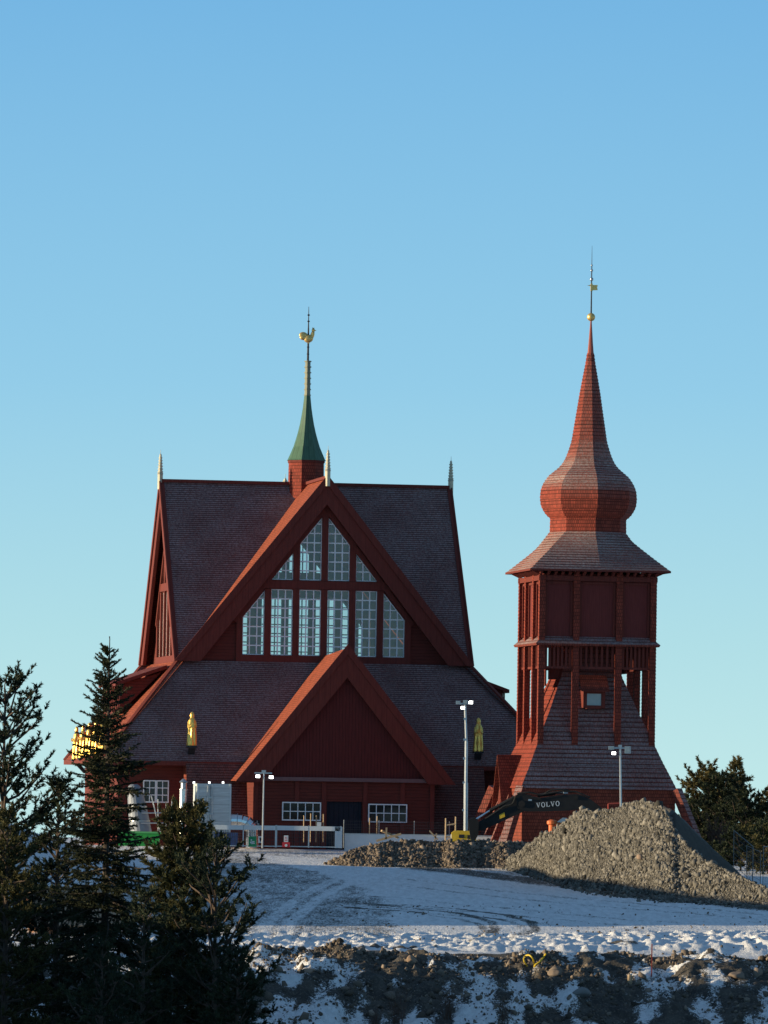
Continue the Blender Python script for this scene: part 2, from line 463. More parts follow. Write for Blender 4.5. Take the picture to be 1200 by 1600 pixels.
    q = np.stack([i[:-1,:-1], i[:-1,1:], i[1:,1:], i[1:,:-1]], -1).reshape(-1, 4)
    me.loops.add(q.size); me.polygons.add(len(q))
    me.loops.foreach_set('vertex_index', q.ravel().astype(np.int32))
    me.polygons.foreach_set('loop_start', np.arange(0, q.size, 4, dtype=np.int32))
    me.polygons.foreach_set('use_smooth', np.ones(len(q), dtype=bool))
    me.update()
    at_ = me.attributes.new('snow', 'FLOAT', 'POINT'); at_.data.foreach_set('value', s.astype(np.float32).ravel())
    at2 = me.attributes.new('steep', 'FLOAT', 'POINT'); at2.data.foreach_set('value', sstep(262, 250, Y).astype(np.float32).ravel())
    t = NT('snowy ground')
    a = t.new('Attribute'); a.attribute_name = 'snow'
    pos = t.new('NewGeometry').outputs['Position']
    st = t.new('Attribute'); st.attribute_name = 'steep'
    def nz(sc, d, r=.55, sy=.10):
        a1 = t.noise(sc, d, vec=pos, rough=r); b1 = t.noise(sc, d, vec=pos, rough=r, mapping=(1, sy, 1))
        return t.math('ADD', t.math('MULTIPLY', a1, st.outputs['Fac']), t.math('MULTIPLY', b1, t.math('SUBTRACT', 1.0, st.outputs['Fac'])))
    n1 = nz(3.4, 6, .75); n2 = nz(.6, 5, sy=.2); n3 = nz(11.0, 4)
    n4 = nz(24.0, 3, .6, .07)
    nn = t.math('ADD', t.math('ADD', t.math('MULTIPLY', n1, 0.40), t.math('MULTIPLY', n2, 0.32)), t.math('ADD', t.math('MULTIPLY', n3, 0.38), t.math('MULTIPLY', n4, .40)))
    f = t.math('ADD', t.math('ADD', a.outputs['Fac'], -0.45), t.math('SUBTRACT', nn, 0.75))
    fac = t.mix(st.outputs['Fac'], t.ramp(f, -0.16, 0.14), t.ramp(f, -0.06, 0.05))
    soil = t.mix(t.ramp(t.noise(1.4, 6, vec=pos), .3, .7), (0.040, 0.037, 0.033), (0.095, 0.083, 0.068))
    soil = t.mix(t.ramp(n3, .5, .75), soil, (0.16, 0.135, 0.105))
    snow = t.mix(t.ramp(n1, .3, .7), (0.62, 0.61, 0.60), (0.82, 0.81, 0.80))
    t.color(t.mix(fac, soil, snow))
    h = t.math('ADD', t.math('MULTIPLY', n3, 0.5), t.math('MULTIPLY', n1, 1.0))
    t.bump(h, 0.7, 0.14)
    me.materials.append(t.fin(0.85, 0, 0.2))
    o = bpy.data.objects.new('ground', me); COL.objects.link(o)
    tag(o, kind='structure')
build_ground()

# ------------------------------------------------------------------ the church
YAW = R(9.0)
cc = at(478, 758, 408.0)
CH = Vector((cc.x, cc.y, 0.0))
church = thing('church', 'dark red wooden church with steep shingled gables and a large grid window', 'church', CH, YAW)
CM = Matrix.Rotation(YAW, 3, 'Z')
def ray_local(px, py, base, axis, val):
    """point where the view ray through a photo pixel meets the plane local[axis] = val"""
    d = Fv + Rv * ((px - 600) / FPX) + Uv * ((800 - py) / FPX)
    o = CM.transposed() @ (CAM - base); d = CM.transposed() @ d
    return o + d * ((val - o[axis]) / d[axis])
H, ZE, ZR = 9.2, 11.7, 23.2
SL = (ZR - ZE) / H
L = H + 0.05
def rot4(p, k):
    x, y, z = p
    for _ in range(k): x, y = -y, x
    return (x, y, z)

# upper cross roof: front/back facing slopes carry frost, left/right facing ones are bare
for k in range(4):
    for sx in (-1, 1):
        pts = [(0, -L, ZR), (sx*H, -L, ZE), (sx*H, -H, ZE), (0, 0, ZR)]
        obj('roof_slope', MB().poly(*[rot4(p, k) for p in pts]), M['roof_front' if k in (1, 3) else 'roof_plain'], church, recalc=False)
rid = MB()
rid.beam((-L, 0, ZR+.06), (L, 0, ZR+.06), .34, .2); rid.beam((0, -L, ZR+.05), (0, L, ZR+.05), .34, .18)
obj('ridge_cap', rid, M['timber'], church)

# barge boards and gable walls with windows, four times
def wtop(u): return 20.78 - SL * (abs(u) - 0.2)
WZ = dict(b0=12.12, b1=16.23, t0=16.83)
cols = [(0.2, 1.57), (1.98, 3.34), (3.75, 5.11)]
def gwin(sx, c, row):
    a, b = cols[c]
    if row == 'b':
        z0 = WZ['b0']; f = lambda u: min(WZ['b1'], wtop(u) - 0.2 if c == 2 else 99)
    else:
        z0 = WZ['t0']; f = lambda u: max(wtop(u), z0 + .02)
    return sx, a, b, z0, f
def win_parts(k, sx, a, b, z0, f, vw):
    fr_, gl_ = MB(), MB()
    vg = vw + 0.14
    T = lambda u, v, z: rot4((sx*u, v, z), k)
    poly = [(a, z0), (b, z0), (b, f(b)), (a, f(a))]
    gl_.poly(*[T(u, vg, z) for u, z in poly])
    w = 0.078
    # reveal + outer frame
    for (u0, zz0), (u1, zz1) in zip(poly, poly[1:] + poly[:1]):
        if abs(u0-u1) + abs(zz0-zz1) < .05: continue
        fr_.beam(T(u0, vg-.06, zz0), T(u1, vg-.06, zz1), .1, .1, up=(0, -1, 0) if k in (0, 2) else (1, 0, 0))
    nc = 3
    for i in range(1, nc):
        u = a + (b-a)*i/nc
        if f(u) - z0 > .15: fr_.beam(T(u, vg-.05, z0), T(u, vg-.05, f(u)), w, w)
    step = 0.587; j = 1
    while z0 + j*step < max(f(a), f(b)) - .08:
        z = z0 + j*step
        # horizontal bar clipped under the sloping head
        ub = b
        if f(b) < z:
            lo, hi = a, b
            for _ in range(30):
                mid = (lo+hi)/2
                if f(mid) > z: lo = mid
                else: hi = mid
            ub = lo
        fr_.beam(T(a, vg-.055, z), T(ub, vg-.055, z), w, w); j += 1
    w_ = obj('window', fr_, M['white_frame'], church)
    obj('glass', gl_, M['glass'], w_, recalc=False)
    return w_

for k in range(4):
    T = lambda u, v, z: rot4((u, v, z), k)
    bb = MB()
    wh, tk = 1.40, 0.22
    zc_ = ZR + .12
    for sx in (-1, 1):
        # outer wide board and an inner thinner moulding, both real thickness
        bb.extr([T(0, -L-.1, zc_), T(sx*(H+.12), -L-.1, ZE-.05), T(sx*(H-wh), -L-.1, ZE-.05), T(0, -L-.1, zc_ - wh*SL)], Vector(T(0, tk, 0)))
        bb.extr([T(0, -L-.2, zc_+.1), T(sx*(H+.25), -L-.2, ZE-.05), T(sx*(H-.25), -L-.2, ZE-.05), T(0, -L-.2, zc_+.1 - .5*SL)], Vector(T(0, .098, 0)))
    obj('bargeboard', bb, M['timber'], church)
    vw = -H + 0.55
    wall = MB()
    zb = ZE - 0.6
    us = [0, .2, 1.57, 1.98, 3.34, 3.75, 5.11, H - .3]
    gt = lambda u: ZR - .1 - SL*u
    for sx in (-1, 1):
        for i in range(len(us) - 1):
            u0, u1 = us[i], us[i+1]
            ci = {1: 0, 3: 1, 5: 2}.get(i)
            if ci is None: segs = [((zb, zb), (gt(u0), gt(u1)))]
            else:
                fb = gwin(sx, ci, 'b')[4]
                if ci < 2:
                    ft = gwin(sx, ci, 't')[4]
                    segs = [((zb, zb), (WZ['b0'],)*2), ((fb(u0), fb(u1)), (WZ['t0'],)*2), ((ft(u0), ft(u1)), (gt(u0), gt(u1)))]
                else:
                    segs = [((zb, zb), (WZ['b0'],)*2), ((fb(u0), fb(u1)), (gt(u0), gt(u1)))]
            for (za, zb_), (zc2, zd) in segs:
                wall.poly(T(sx*u0, vw, za), T(sx*u1, vw, zb_), T(sx*u1, vw, zd), T(sx*u0, vw, zc2))
                if ci is not None:   # reveals
                    pass
    obj('gable_wall', wall, M['siding'], church, recalc=False)
    # proud posts and transoms
    tim = MB(); d0, d1 = -.13, .2
    def bx(u0, u1, z0, z1, e=0.0):
        p = [T(u0, vw+d0-e, z0), T(u1, vw+d0-e, z0), T(u1, vw+d0-e, z1), T(u0, vw+d0-e, z1)]
        tim.extr(p, Vector(T(0, d1-d0, 0)))
    for u in (-3.545, -1.775, 0, 1.775, 3.545):
        ww = .2
        bx(u-ww, u+ww, WZ['b0']-.25, WZ['b1'] if abs(u) > 3 else WZ['b1'] + .04)
        if abs(u) < 3: bx(u-ww, u+ww, WZ['t0']-.04, gt(abs(u)+ww)-1.0)
    bx(-4.9, 4.9, WZ['b1']+.05, WZ['t0']-.05, .03)
    bx(-5.5, 5.5, WZ['b0']-.5, WZ['b0']-.02, .03)
    for sx in (-1, 1): bx(sx*5.31-.19, sx*5.31+.19, WZ['b0']-.02, 14.7)
    for sx in (-1, 1):      # sloping head boards along the windows
        p0 = T(sx*.1, vw-.1, wtop(.1)+.32); p1 = T(sx*5.6, vw-.1, wtop(5.6)+.12)
        tim.beam(p0, p1, .3, .16, up=T(0, 1, 0))
    obj('timber_frame', tim, M['timber'], church)
    for sx in (-1, 1):
        for c in range(3):
            win_parts(k, *gwin(sx, c, 'b'), vw)
            if c < 2: win_parts(k, *gwin(sx, c, 't'), vw)

# lower hipped roof
E, ZL = 14.5, 5.4
YB = 6.0    # the aisle roof ends here on the far side
for k in range(4):
    T = lambda u, v, z: rot4((u, v, z), k)
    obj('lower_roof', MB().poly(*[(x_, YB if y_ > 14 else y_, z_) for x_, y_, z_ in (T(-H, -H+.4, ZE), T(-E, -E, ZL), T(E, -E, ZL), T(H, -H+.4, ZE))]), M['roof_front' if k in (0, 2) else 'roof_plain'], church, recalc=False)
# central skirt of the front going on down to the ground
S0, S1 = -9.25, 9.25
obj('skirt_roof', MB().poly((S0, -E-.02, ZL), (S0-.05, -E-1.7, 0.5), (S1+.05, -E-1.7, 0.5), (S1, -E-.02, ZL)), M['roof_front'], church, recalc=False)
for sx in (-1, 1):
    for sy in (-1, 1):
        obj('hip_board', MB().beam((sx*H, sy*H, ZE+.03), (sx*E, -E if sy < 0 else YB, ZL+.03), .25, .12), M['timber'], church)
fas = MB()
for k in range(4):
    T = lambda u, v, z: rot4((u, v, z), k)
    C_ = lambda p: (p[0], min(p[1], YB - (E - p[1] if p[1] > E-2 else 0)), p[2])
    fas.beam(C_(T(-E, -E, ZL-.14)), C_(T(E, -E, ZL-.14)), .12, .26)
    fas.poly(*[C_(p) for p in (T(-E, -E, ZL-.2), T(E, -E, ZL-.2), T(E-1.2, -E+1.2, ZL-.2), T(-E+1.2, -E+1.2, ZL-.2))])
obj('fascia', fas, M['timber'], church)
cheek = MB()
for sx in (S0, S1): cheek.poly((sx, -E+1.3, 0), (sx, -E-1.7, 0), (sx, -E-1.7, .5), (sx, -E, ZL), (sx, -E+1.3, ZL))
cheek.poly((S0, -E-1.68, -.2), (S1, -E-1.68, -.2), (S1, -E-1.68, .5), (S0, -E-1.68, .5))
obj('skirt_wall', cheek, M['wall_shingle'], church)
wl_ = MB(); EW = E - 1.2
for k in range(4):
    T = lambda u, v, z: rot4((u, v, z), k)
    wl_.poly(*[(p[0], min(p[1], YB-1.2), p[2]) for p in (T(-EW, -EW, -.3), T(EW, -EW, -.3), T(EW, -EW, ZL), T(-EW, -EW, ZL))])
obj('wall', wl_, M['siding'], church, recalc=False)

def grid_window(par, p0, p1, v, nu, nz, name='window', fw=.07, glass='dark_glass'):
    """rectangular white window on a local v plane facing the front"""
    u0, u1, z0, z1 = p0[0], p1[0], p0[2], p1[2]
    f_, g_ = MB(), MB()
    for i in range(nu + 1):
        u = u0 + (u1-u0)*i/nu; w = fw if i in (0, nu) else .05
        f_.box(u-w/2, u+w/2, v-.06, v+.02, z0-.03, z1+.03)
    for j in range(nz + 1):
        z = z0 + (z1-z0)*j/nz; w = fw if j in (0, nz) else .05
        f_.box(u0, u1, v-.055, v+.02, z-w/2, z+w/2)
    g_.box(u0, u1, v-.03, v-.01, z0, z1)
    w_ = obj(name, f_, M['white_frame'], par); obj('glass', g_, M[glass], w_)
    return w_
v = -EW - .03
a = ray_local(224, 1253, CH, 1, v); b = ray_local(243, 1220, CH, 1, v); grid_window(church, a, b, v, 2, 3)
a = ray_local(244.5, 1253.3, CH, 1, v); b = ray_local(263, 1220.3, CH, 1, v); grid_window(church, a, b, v, 2, 3)

# long shed dormers on the left and right roof
for sx in (-1, 1):
    d = MB(); rf = MB(); dws = []
    vo = 4.4
    for vv in (-vo, vo): d.poly((sx*9.6, vv, 11.0), (sx*12.2, vv, 8.4), (sx*12.2, vv, 10.2))
    d.poly((sx*12.2, -vo, 8.4), (sx*12.2, vo, 8.4), (sx*12.2, vo, 10.25), (sx*12.2, -vo, 10.25))
    rf.extr([(sx*9.3, -vo-.3, 11.45), (sx*12.55, -vo-.3, 10.3), (sx*12.55, vo+.3, 10.3), (sx*9.3, vo+.3, 11.45)], (0, 0, -.22))
    for i in range(9):
        vv = -vo + .1 + i*(2*vo-.2)/8
        dws.append(MB()); dws[-1].box(min(sx*12.24, sx*12.32), max(sx*12.24, sx*12.32), vv-.1, vv+.1, 8.5, 10.1)
    dd = obj('dormer', d, M['siding'], church); obj('dormer_roof', rf, M['timber'], dd)
    for dw in dws: obj('mullion', dw, M['timber'], dd)

# interior: floor and a few beams, so the view through the glass reads as a timber hall
it = MB()
it.box(-EW+.1, EW-.1, -EW+.1, YB-1.3, -.1, .25)
for zz in (17.2,):
    for q in (-5.2, 5.2):
        it.box(-4.4, 4.4, q*.75-.2, q*.75+.2, zz-.25, zz+.25); it.box(q*.75-.19, q*.75+.19, -4.4, 4.4, zz-.24, zz+.24)
for sx in (-3.9, 3.9):
    for sy in (-3.9, 3.9): it.box(sx-.22, sx+.22, sy-.22, sy+.22, .3, 17.4)
obj('interior_frame', it, M['interior'], church)

# porch
PV, PW, PE_, PZ, PZE = -18.2, 5.55, 6.55, 12.45, 4.25
PSL = (PZ - PZE) / PE_
pr_l, pr_r, pb, pw = MB(), MB(), MB(), MB()
for sx in (-1, 1):
    (pr_l if sx < 0 else pr_r).poly((0, PV-.55, PZ), (sx*PE_, PV-.55, PZE), (sx*PE_, -13.0, PZE), (0, -8.9, PZ-.35))
    for kx, (vf, o, w_, t_) in enumerate(((PV-.6, .12, 1.55, .2), (PV-.7, .22, .5, .098))):
        pb.extr([(0, vf, PZ+o), (sx*(PE_+o), vf, PZE-.04), (sx*(PE_+o-w_), vf, PZE-.04), (0, vf, PZ+o-w_*PSL)], (0, t_, 0))
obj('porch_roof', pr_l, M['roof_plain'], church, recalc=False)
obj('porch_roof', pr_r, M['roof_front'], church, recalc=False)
obj('porch_bargeboard', pb, M['timber'], church)
tri = MB(); tri.poly((0, PV-.12, PZ-.4), (-PE_+.3, PV-.12, PZE+.05), (PE_-.3, PV-.12, PZE+.05))
obj('porch_gable', tri, M['boards'], church, recalc=False)
gt_ = MB(); gt_.box(-PW, PW, PV-.32, PV-.14, PZE+.05, PZE+.28)
obj('gutter', gt_, plain('grey red gutter', (0.16, 0.08, 0.08), 0.5), church)
# porch walls with a doorway
vf = PV
dl = ray_local(510, 1300, CH, 1, vf); dr = ray_local(565.5, 1253, CH, 1, vf)
pw.poly((-PW, vf, -.3), (dl.x, vf, -.3), (dl.x, vf, PZE+.3), (-PW, vf, PZE+.3))
pw.poly((dr.x, vf, -.3), (PW, vf, -.3), (PW, vf, PZE+.3), (dr.x, vf, PZE+.3))
pw.poly((dl.x, vf, dr.z), (dr.x, vf, dr.z), (dr.x, vf, PZE+.3), (dl.x, vf, PZE+.3))
for sx in (-PW, PW): pw.poly((sx, vf, -.3), (sx, -13, -.3), (sx, -13, PZE+1), (sx, vf, PZE+.3))
obj('porch_wall', pw, M['siding'], church, recalc=False)
ds = MB(); ds.box(dl.x, dr.x, vf+.15, vf+.25, -.3, dr.z)
obj('door', ds, M['door'], church)
tb = MB()
for u in (-PW+.12, -2.9, dl.x-.2, dr.x+.2, 3.0+.6, PW-.12):
    tb.box(u-.14, u+.14, vf-.09, vf+.05, -.2, PZE+.04)
obj('porch_post', tb, M['timber'], church)
a = ray_local(441, 1281, CH, 1, vf-.03); b = ray_local(500.5, 1254.6, CH, 1, vf-.03); grid_window(church, a, b, vf-.1, 5, 2)
a = ray_local(575.5, 1283.8, CH, 1, vf-.03); b = ray_local(635, 1257.6, CH, 1, vf-.03); grid_window(church, a, b, vf-.1, 5, 2)

# fleche over the crossing
tu = MB(); tu.lathe([(1.2, ZR-1.8), (1.16, 24.62)], 8, ph=R(22.5)); obj('turret', tu, M['tower_red'], church)
tc = MB(); tc.lathe([(1.12, 24.5), (1.22, 24.62), (1.22, 24.74)], 8, ph=R(22.5)); obj('turret_cornice', tc, M['timber'], church)
cp = MB(); cp.lathe([(1.28, 24.74), (1.22, 24.83), (1.0, 25.32), (.87, 25.62), (.73, 26.06), (.6, 26.5), (.47, 27.05), (.37, 27.6), (.29, 28.1), (.2, 28.9)], 8, ph=R(22.5))
spire = obj('copper_spire', cp, M['copper'], church)
colm = MB(); colm.lathe([(.19, 28.85), (.17, 31.1), (.1, 31.15)], 10)
for i in range(7): colm.lathe([(.23, 28.9+i*.36), (.23, 28.97+i*.36)], 10)
obj('ringed_shaft', colm, M['verdigris'], church)
rod = MB(); rod.tube((0,0,31), (0,0,33.2), .075, .05); rod.tube((0,0,33.2), (0,0,34.6), .045, .015)
for z in (31.5, 31.95, 33.6, 34.0): rod.lathe([(.03, z), (.1, z+.06), (.03, z+.12)], 8)
obj('spire_rod', rod, M['iron'], church)
# weathercock: flat thick outline with a rounded body
ck = MB()
def ell(mb, c, rx, ry, rz, n=12, m_=8, tilt=0.0):
    vs = []; fs = []
    for j in range(m_ + 1):
        ph = math.pi * j / m_
        for i in range(n):
            t = 2*math.pi*i/n
            x, y, z = rx*math.sin(ph)*math.cos(t), ry*math.sin(ph)*math.sin(t), rz*math.cos(ph)
            x, z = x*math.cos(tilt) - z*math.sin(tilt), x*math.sin(tilt) + z*math.cos(tilt)
            vs.append((c[0]+x, c[1]+y, c[2]+z))
    for j in range(m_):
        for i in range(n): fs.append((j*n+i, j*n+(i+1) % n, (j+1)*n+(i+1) % n, (j+1)*n+i))
    mb.add(vs, fs)
ell(ck, (.02, 0, 32.62), .36, .17, .30, tilt=.35)
ell(ck, (.30, 0, 32.9), .15, .12, .34, tilt=-.25)
ell(ck, (.37, 0, 33.25), .13, .09, .13)
ell(ck, (-.36, 0, 32.85), .34, .09, .26, tilt=-.2)
ell(ck, (-.40, 0, 32.7), .24, .1, .2)
ck.extr([(.46, -.03, 33.3), (.6, -.03, 33.24), (.46, -.03, 33.19)], (0, .06, 0))
ck.extr([(.28, -.02, 33.34), (.3, -.02, 33.48), (.36, -.02, 33.41), (.41, -.02, 33.48), (.46, -.02, 33.34)], (0, .04, 0))
ck.tube((.0, 0, 32.1), (.03, 0, 32.5), .05, .1)
ck.v = [(x*.86, y*.86, 32.1 + (z-32.1)*.86) for x, y, z in ck.v]
obj('weathercock', ck, M['gold_dull'], church, smooth=True)
# ringed finials on the four gable tips
for k in range(4):
    p = rot4((0, -L-.12, ZR), k); f_ = MB()
    f_.lathe([(.17, -.5), (.17, .45), (.2, .48), (.17, .55)], 10, c=p)
    nf = 6 if k != 2 else 1
    for i in range(nf):
        r = .165 - .012*i; z = .55 + i*.18
        f_.lathe([(r-.03, z), (r+.015, z+.03), (r+.015, z+.09), (r-.03, z+.12), (r-.035, z+.2)], 10, c=p)
    zt_ = .55 + nf*.18
    f_.lathe([(.08, zt_), (.06, zt_+.1), (.015, zt_+.15), (.01, zt_+.4)], 8, c=p)
    obj('finial', f_, M['finial'], church)

# golden statues on black brackets
def make_statue(label):
    t = thing('golden_statue', label, 'statue', group='golden statues round the church roof')
    mb = MB(); n = 28; prof = [(.29, 0), (.30, .1), (.28, .5), (.25, .9), (.255, 1.2), (.25, 1.4), (.21, 1.56), (.15, 1.66), (.12, 1.70), (.135, 1.80), (.13, 1.92), (.09, 2.02), (.02, 2.07)]
    vs = []
    for r, z in prof:
        for i in range(n):
            a_ = 2*math.pi*i/n
            fold = 1 + (.10*math.sin(7*a_ + 1.3*math.sin(z*3)) if z < 1.3 else 0)
            vs.append((r*fold*math.cos(a_), r*fold*.82*math.sin(a_), z))
    k = len(prof)
    fs = [(j*n+i, j*n+(i+1) % n, (j+1)*n+(i+1) % n, (j+1)*n+i) for j in range(k-1) for i in range(n)]
    fs += [tuple(range(n))[::-1], tuple(range((k-1)*n, k*n))]
    mb.add(vs, fs)
    # bent arms folded before the chest, hair, a book
    for sx in (-1, 1):
        mb.tube((sx*.19, -.02, 1.46), (sx*.215, -.12, 1.14), .08, .075); mb.tube((sx*.215, -.12, 1.14), (sx*.05, -.27, 1.22), .075, .055)
    mb.box(-.1, .1, -.33, -.27, 1.1, 1.32)
    obj('figure', mb, M['gold'], t, smooth=False)
    p = MB(); p.box(-.3, .3, -.3, .3, -.12, 0.0); p.extr([(-.2, -.25, -.12), (.2, -.25, -.12), (.2, .5, -.9), (-.2, .5, -.9)], (0, .3, 0))
    obj('bracket', p, M['black'], t)
    return t
st0 = make_statue('golden robed statue on the frosted roof left of the porch gable')
pL = ray_local(299.5, 1165, CH, 1, -14.3)
wpos = lambda p: CH + CM @ Vector(p)
st0.location = wpos(pL); st0.rotation_euler = (0, 0, YAW)
pR = ray_local(747, 1174, CH, 1, -14.3)
copy_thing(st0, wpos(pR), YAW, 'golden robed statue on the roof behind the tall mobile light mast')
for i, (px, py, lb) in enumerate(((119, 1186, 'golden statue at the far left end of the row on the left eave'),
                                  (129, 1184, 'second golden statue from the far left of the eave row'),
                                  (139, 1181, 'golden statue in the middle of the left eave row'),
                                  (149, 1178, 'second golden statue from the spruce end of the eave row'),
                                  (159, 1174, 'golden statue of the eave row nearest the spruce trunk'))):
    p = ray_local(px, py, CH, 0, -14.4)
    copy_thing(st0, wpos(p), YAW - R(90), lb)

# ------------------------------------------------------------------ the bell tower
tc_ = at(919.5, 780, 385.0)
TB = Vector((tc_.x, tc_.y, 0.0))
tower = thing('bell_tower', 'tall red shingled bell tower with an onion dome and needle spire', 'bell tower', TB, YAW)

def rings(mb, prof, row, n, ph, step=.035, only=None):
    """stacked shingle courses following a profile of (vertex radius, z); each course kicks out at its lower edge"""
    ds = [0]
    for (r0, z0), (r1, z1) in zip(prof[:-1], prof[1:]): ds.append(ds[-1] + math.hypot(r1-r0, z1-z0))
    nr = max(1, round(ds[-1] / row))
    rr = np.interp(np.linspace(0, ds[-1], nr+1), ds, [p[0] for p in prof]); zz = np.interp(np.linspace(0, ds[-1], nr+1), ds, [p[1] for p in prof])
    for j in range(nr):
        r0, z0, r1, z1 = rr[j], zz[j], rr[j+1], zz[j+1]
        l = math.hypot(r1-r0, z1-z0) + 1e-9
        nx, nz = (z1-z0)/l, -(r1-r0)/l
        ro, zo = r0 + nx*step, z0 + nz*step
        for i in (range(n) if only is None else only):
            c0, s0 = math.cos(ph+2*math.pi*i/n), math.sin(ph+2*math.pi*i/n); c1, s1 = math.cos(ph+2*math.pi*(i+1)/n), math.sin(ph+2*math.pi*(i+1)/n)
            mb.poly((ro*c0, ro*s0, zo), (ro*c1, ro*s1, zo), (r1*c1, r1*s1, z1), (r1*c0, r1*s0, z1))
            mb.poly((r0*c0, r0*s0, z0), (r0*c1, r0*s1, z0), (ro*c1, ro*s1, zo), (ro*c0, ro*s0, zo))
KV = math.sqrt(2)
# shingled skirt (square): profile in half-widths
SKP = [(h*KV, z) for h, z in ((4.72, 4.08), (4.35, 4.9), (3.98, 5.7), (3.57, 6.67), (3.12, 7.74), (2.66, 8.77), (2.25, 9.8), (1.84, 10.8), (1.45, 12.6))]
for i in range(4):
    sk = MB(); rings(sk, SKP, .28, 4, R(45), .03, (i,))
    obj('skirt_roof', sk, M['tower_bare'] if i == 1 else M['tower_skirt'], tower, recalc=False)
lw = MB(); rings(lw, [(4.62*KV, -.3), (4.62*KV, 4.1)], .28, 4, R(45), .02)
obj('base_wall', lw, M['wall_shingle'], tower, recalc=False)
# slanted struts
for k in range(4):
    for u in ((-4.66,) if k in (0, 2) else (-4.66, -1.4, 1.4)):
        T = lambda a_, b_, c_: rot4((a_, b_, c_), k)
        sm = MB()
        if abs(u) > 4: sm.beam(T(-4.68, -4.68, 4.1), T(-6.2, -6.2, -.2), .5, .5)
        else: sm.beam(T(u, -4.7, 3.6), T(u, -6.1, -.2), .4, .4)
        obj('strut', sm, M['tower_skirt'], tower)
# bell chamber
bc = MB(); bc.box(-3.28, 3.28, -3.28, 3.28, 12.95, 16.9)
obj('bell_chamber', bc, siding('chamber boards', (0.15, 0.028, 0.024), .12, True, edge=.75), tower)
def shingle_post(mb, x, y, z0, z1, h):
    n = int((z1-z0)/.21)
    for j in range(n):
        a_, b_ = z0 + j*.21, z0 + (j+1)*.21; r0, r1 = h+.025, h
        mb.add([(x-r0,y-r0,a_),(x+r0,y-r0,a_),(x+r0,y+r0,a_),(x-r0,y+r0,a_),(x-r1,y-r1,b_),(x+r1,y-r1,b_),(x+r1,y+r1,b_),(x-r1,y+r1,b_)],
               [(0,1,5,4),(1,2,6,5),(2,3,7,6),(3,0,4,7),(3,2,1,0)])
for k in range(4):
    for u in (-3.38, -1.3, 1.3):
        pm = MB(); x, y, _ = rot4((u, -3.38, 0), k)
        shingle_post(pm, x, y, 6.1 if abs(u) > 3 else 6.5, 17.0, .17)
        # pointed foot where the post dies into the skirt
        obj('post', pm, M['tower_red'], tower, recalc=False)
# recessed panel mouldings, ledge, frieze
pmld = MB(); led = MB(); frz = MB(); slt = MB(); rail = MB()
for k in range(4):
    T = lambda a_, b_, c_: rot4((a_, b_, c_), k)
    for u0, u1 in ((-3.2, -1.48), (-1.12, 1.12), (1.48, 3.2)):
        for (p, q) in (((u0+.09, 13.2), (u0+.09, 16.4)), ((u1-.09, 13.2), (u1-.09, 16.4)), ((u0+.18, 16.35), (u1-.18, 16.35))):
            pmld.beam(T(p[0], -3.31, p[1]), T(q[0], -3.31, q[1]), .14, .14)
        # hanging slat screen over the open stage
        n = 7
        for i in range(n):
            u = u0 + (u1-u0)*(i+.5)/n
            slt.beam(T(u, -3.3, 11.35), T(u, -3.3, 12.6), .13, .09)
        rail.beam(T(u0, -3.3, 11.3), T(u1, -3.3, 11.3), .12, .14)
    led.poly(T(-3.3, -3.3, 13.15), T(3.3, -3.3, 13.15), T(3.78, -3.78, 12.72), T(-3.78, -3.78, 12.72))
    led.poly(T(-3.78, -3.78, 12.72), T(3.78, -3.78, 12.72), T(3.72, -3.72, 12.60), T(-3.72, -3.72, 12.60))
    led.poly(T(-3.72, -3.72, 12.60), T(3.72, -3.72, 12.60), T(0, 0, 12.62))
    frz.beam(T(-3.6, -3.42, 16.62), T(3.6, -3.42, 16.62), .26, .3)
    for i in range(17):
        u = -3.5 + i*7.0/16
        frz.beam(T(u, -3.5, 16.86), T(u, -3.95, 17.06), .16, .16)
obj('panel_moulding', pmld, M['timber'], tower)
obj('ledge', led, M['tower_skirt'], tower, recalc=False)
obj('cornice', frz, M['timber'], tower)
obj('slat_screen', slt, M['timber'], tower); obj('rail', rail, M['timber'], tower)
# eave roof turning from square to octagon
er = MB(); EH, ER_ = 4.22, 2.33
nr = 15
def eave_pt(i, t):
    ang = R(45*i - 90)     # octagon vertex i at mid sides and corners
    sq = [(0,-1),(1,-1),(1,0),(1,1),(0,1),(-1,1),(-1,0),(-1,-1)][i % 8]
    tt = t - .015*math.sin(math.pi*t)
    top = Vector((ER_*math.cos(ang), ER_*math.sin(ang), 0)); bot = Vector((EH*sq[0], EH*sq[1], 0))
    p = bot.lerp(top, t); p.z = 17.12 + (19.5-17.12)*tt
    return p
for j in range(nr):
    t0, t1 = j/nr, (j+1)/nr
    for i in range(8):
        a_, b_ = eave_pt(i, t0), eave_pt(i+1, t0); c_, d_ = eave_pt(i+1, t1), eave_pt(i, t1)
        n_ = (b_-a_).cross(d_-a_).normalized() * .035
        er.poly(a_+n_, b_+n_, c_, d_); er.poly(a_, b_, b_+n_, a_+n_)
obj('eave_roof', er, M['bulb'], tower, recalc=False)
sf = MB()
for k in range(4):
    T = lambda a_, b_, c_: rot4((a_, b_, c_), k)
    sf.poly(T(-EH, -EH, 17.08), T(EH, -EH, 17.08), T(3.3, -3.3, 17.04), T(-3.3, -3.3, 17.04))
    sf.beam(T(-EH, -EH, 17.08), T(EH, -EH, 17.08), .1, .12)
obj('soffit', sf, M['timber'], tower)
dr_ = MB(); rings(dr_, [(2.34, 19.35), (2.32, 20.42)], .21, 8, 0, .025)
obj('drum', dr_, M['tower_red'], tower, recalc=False)
k_ = 26.2
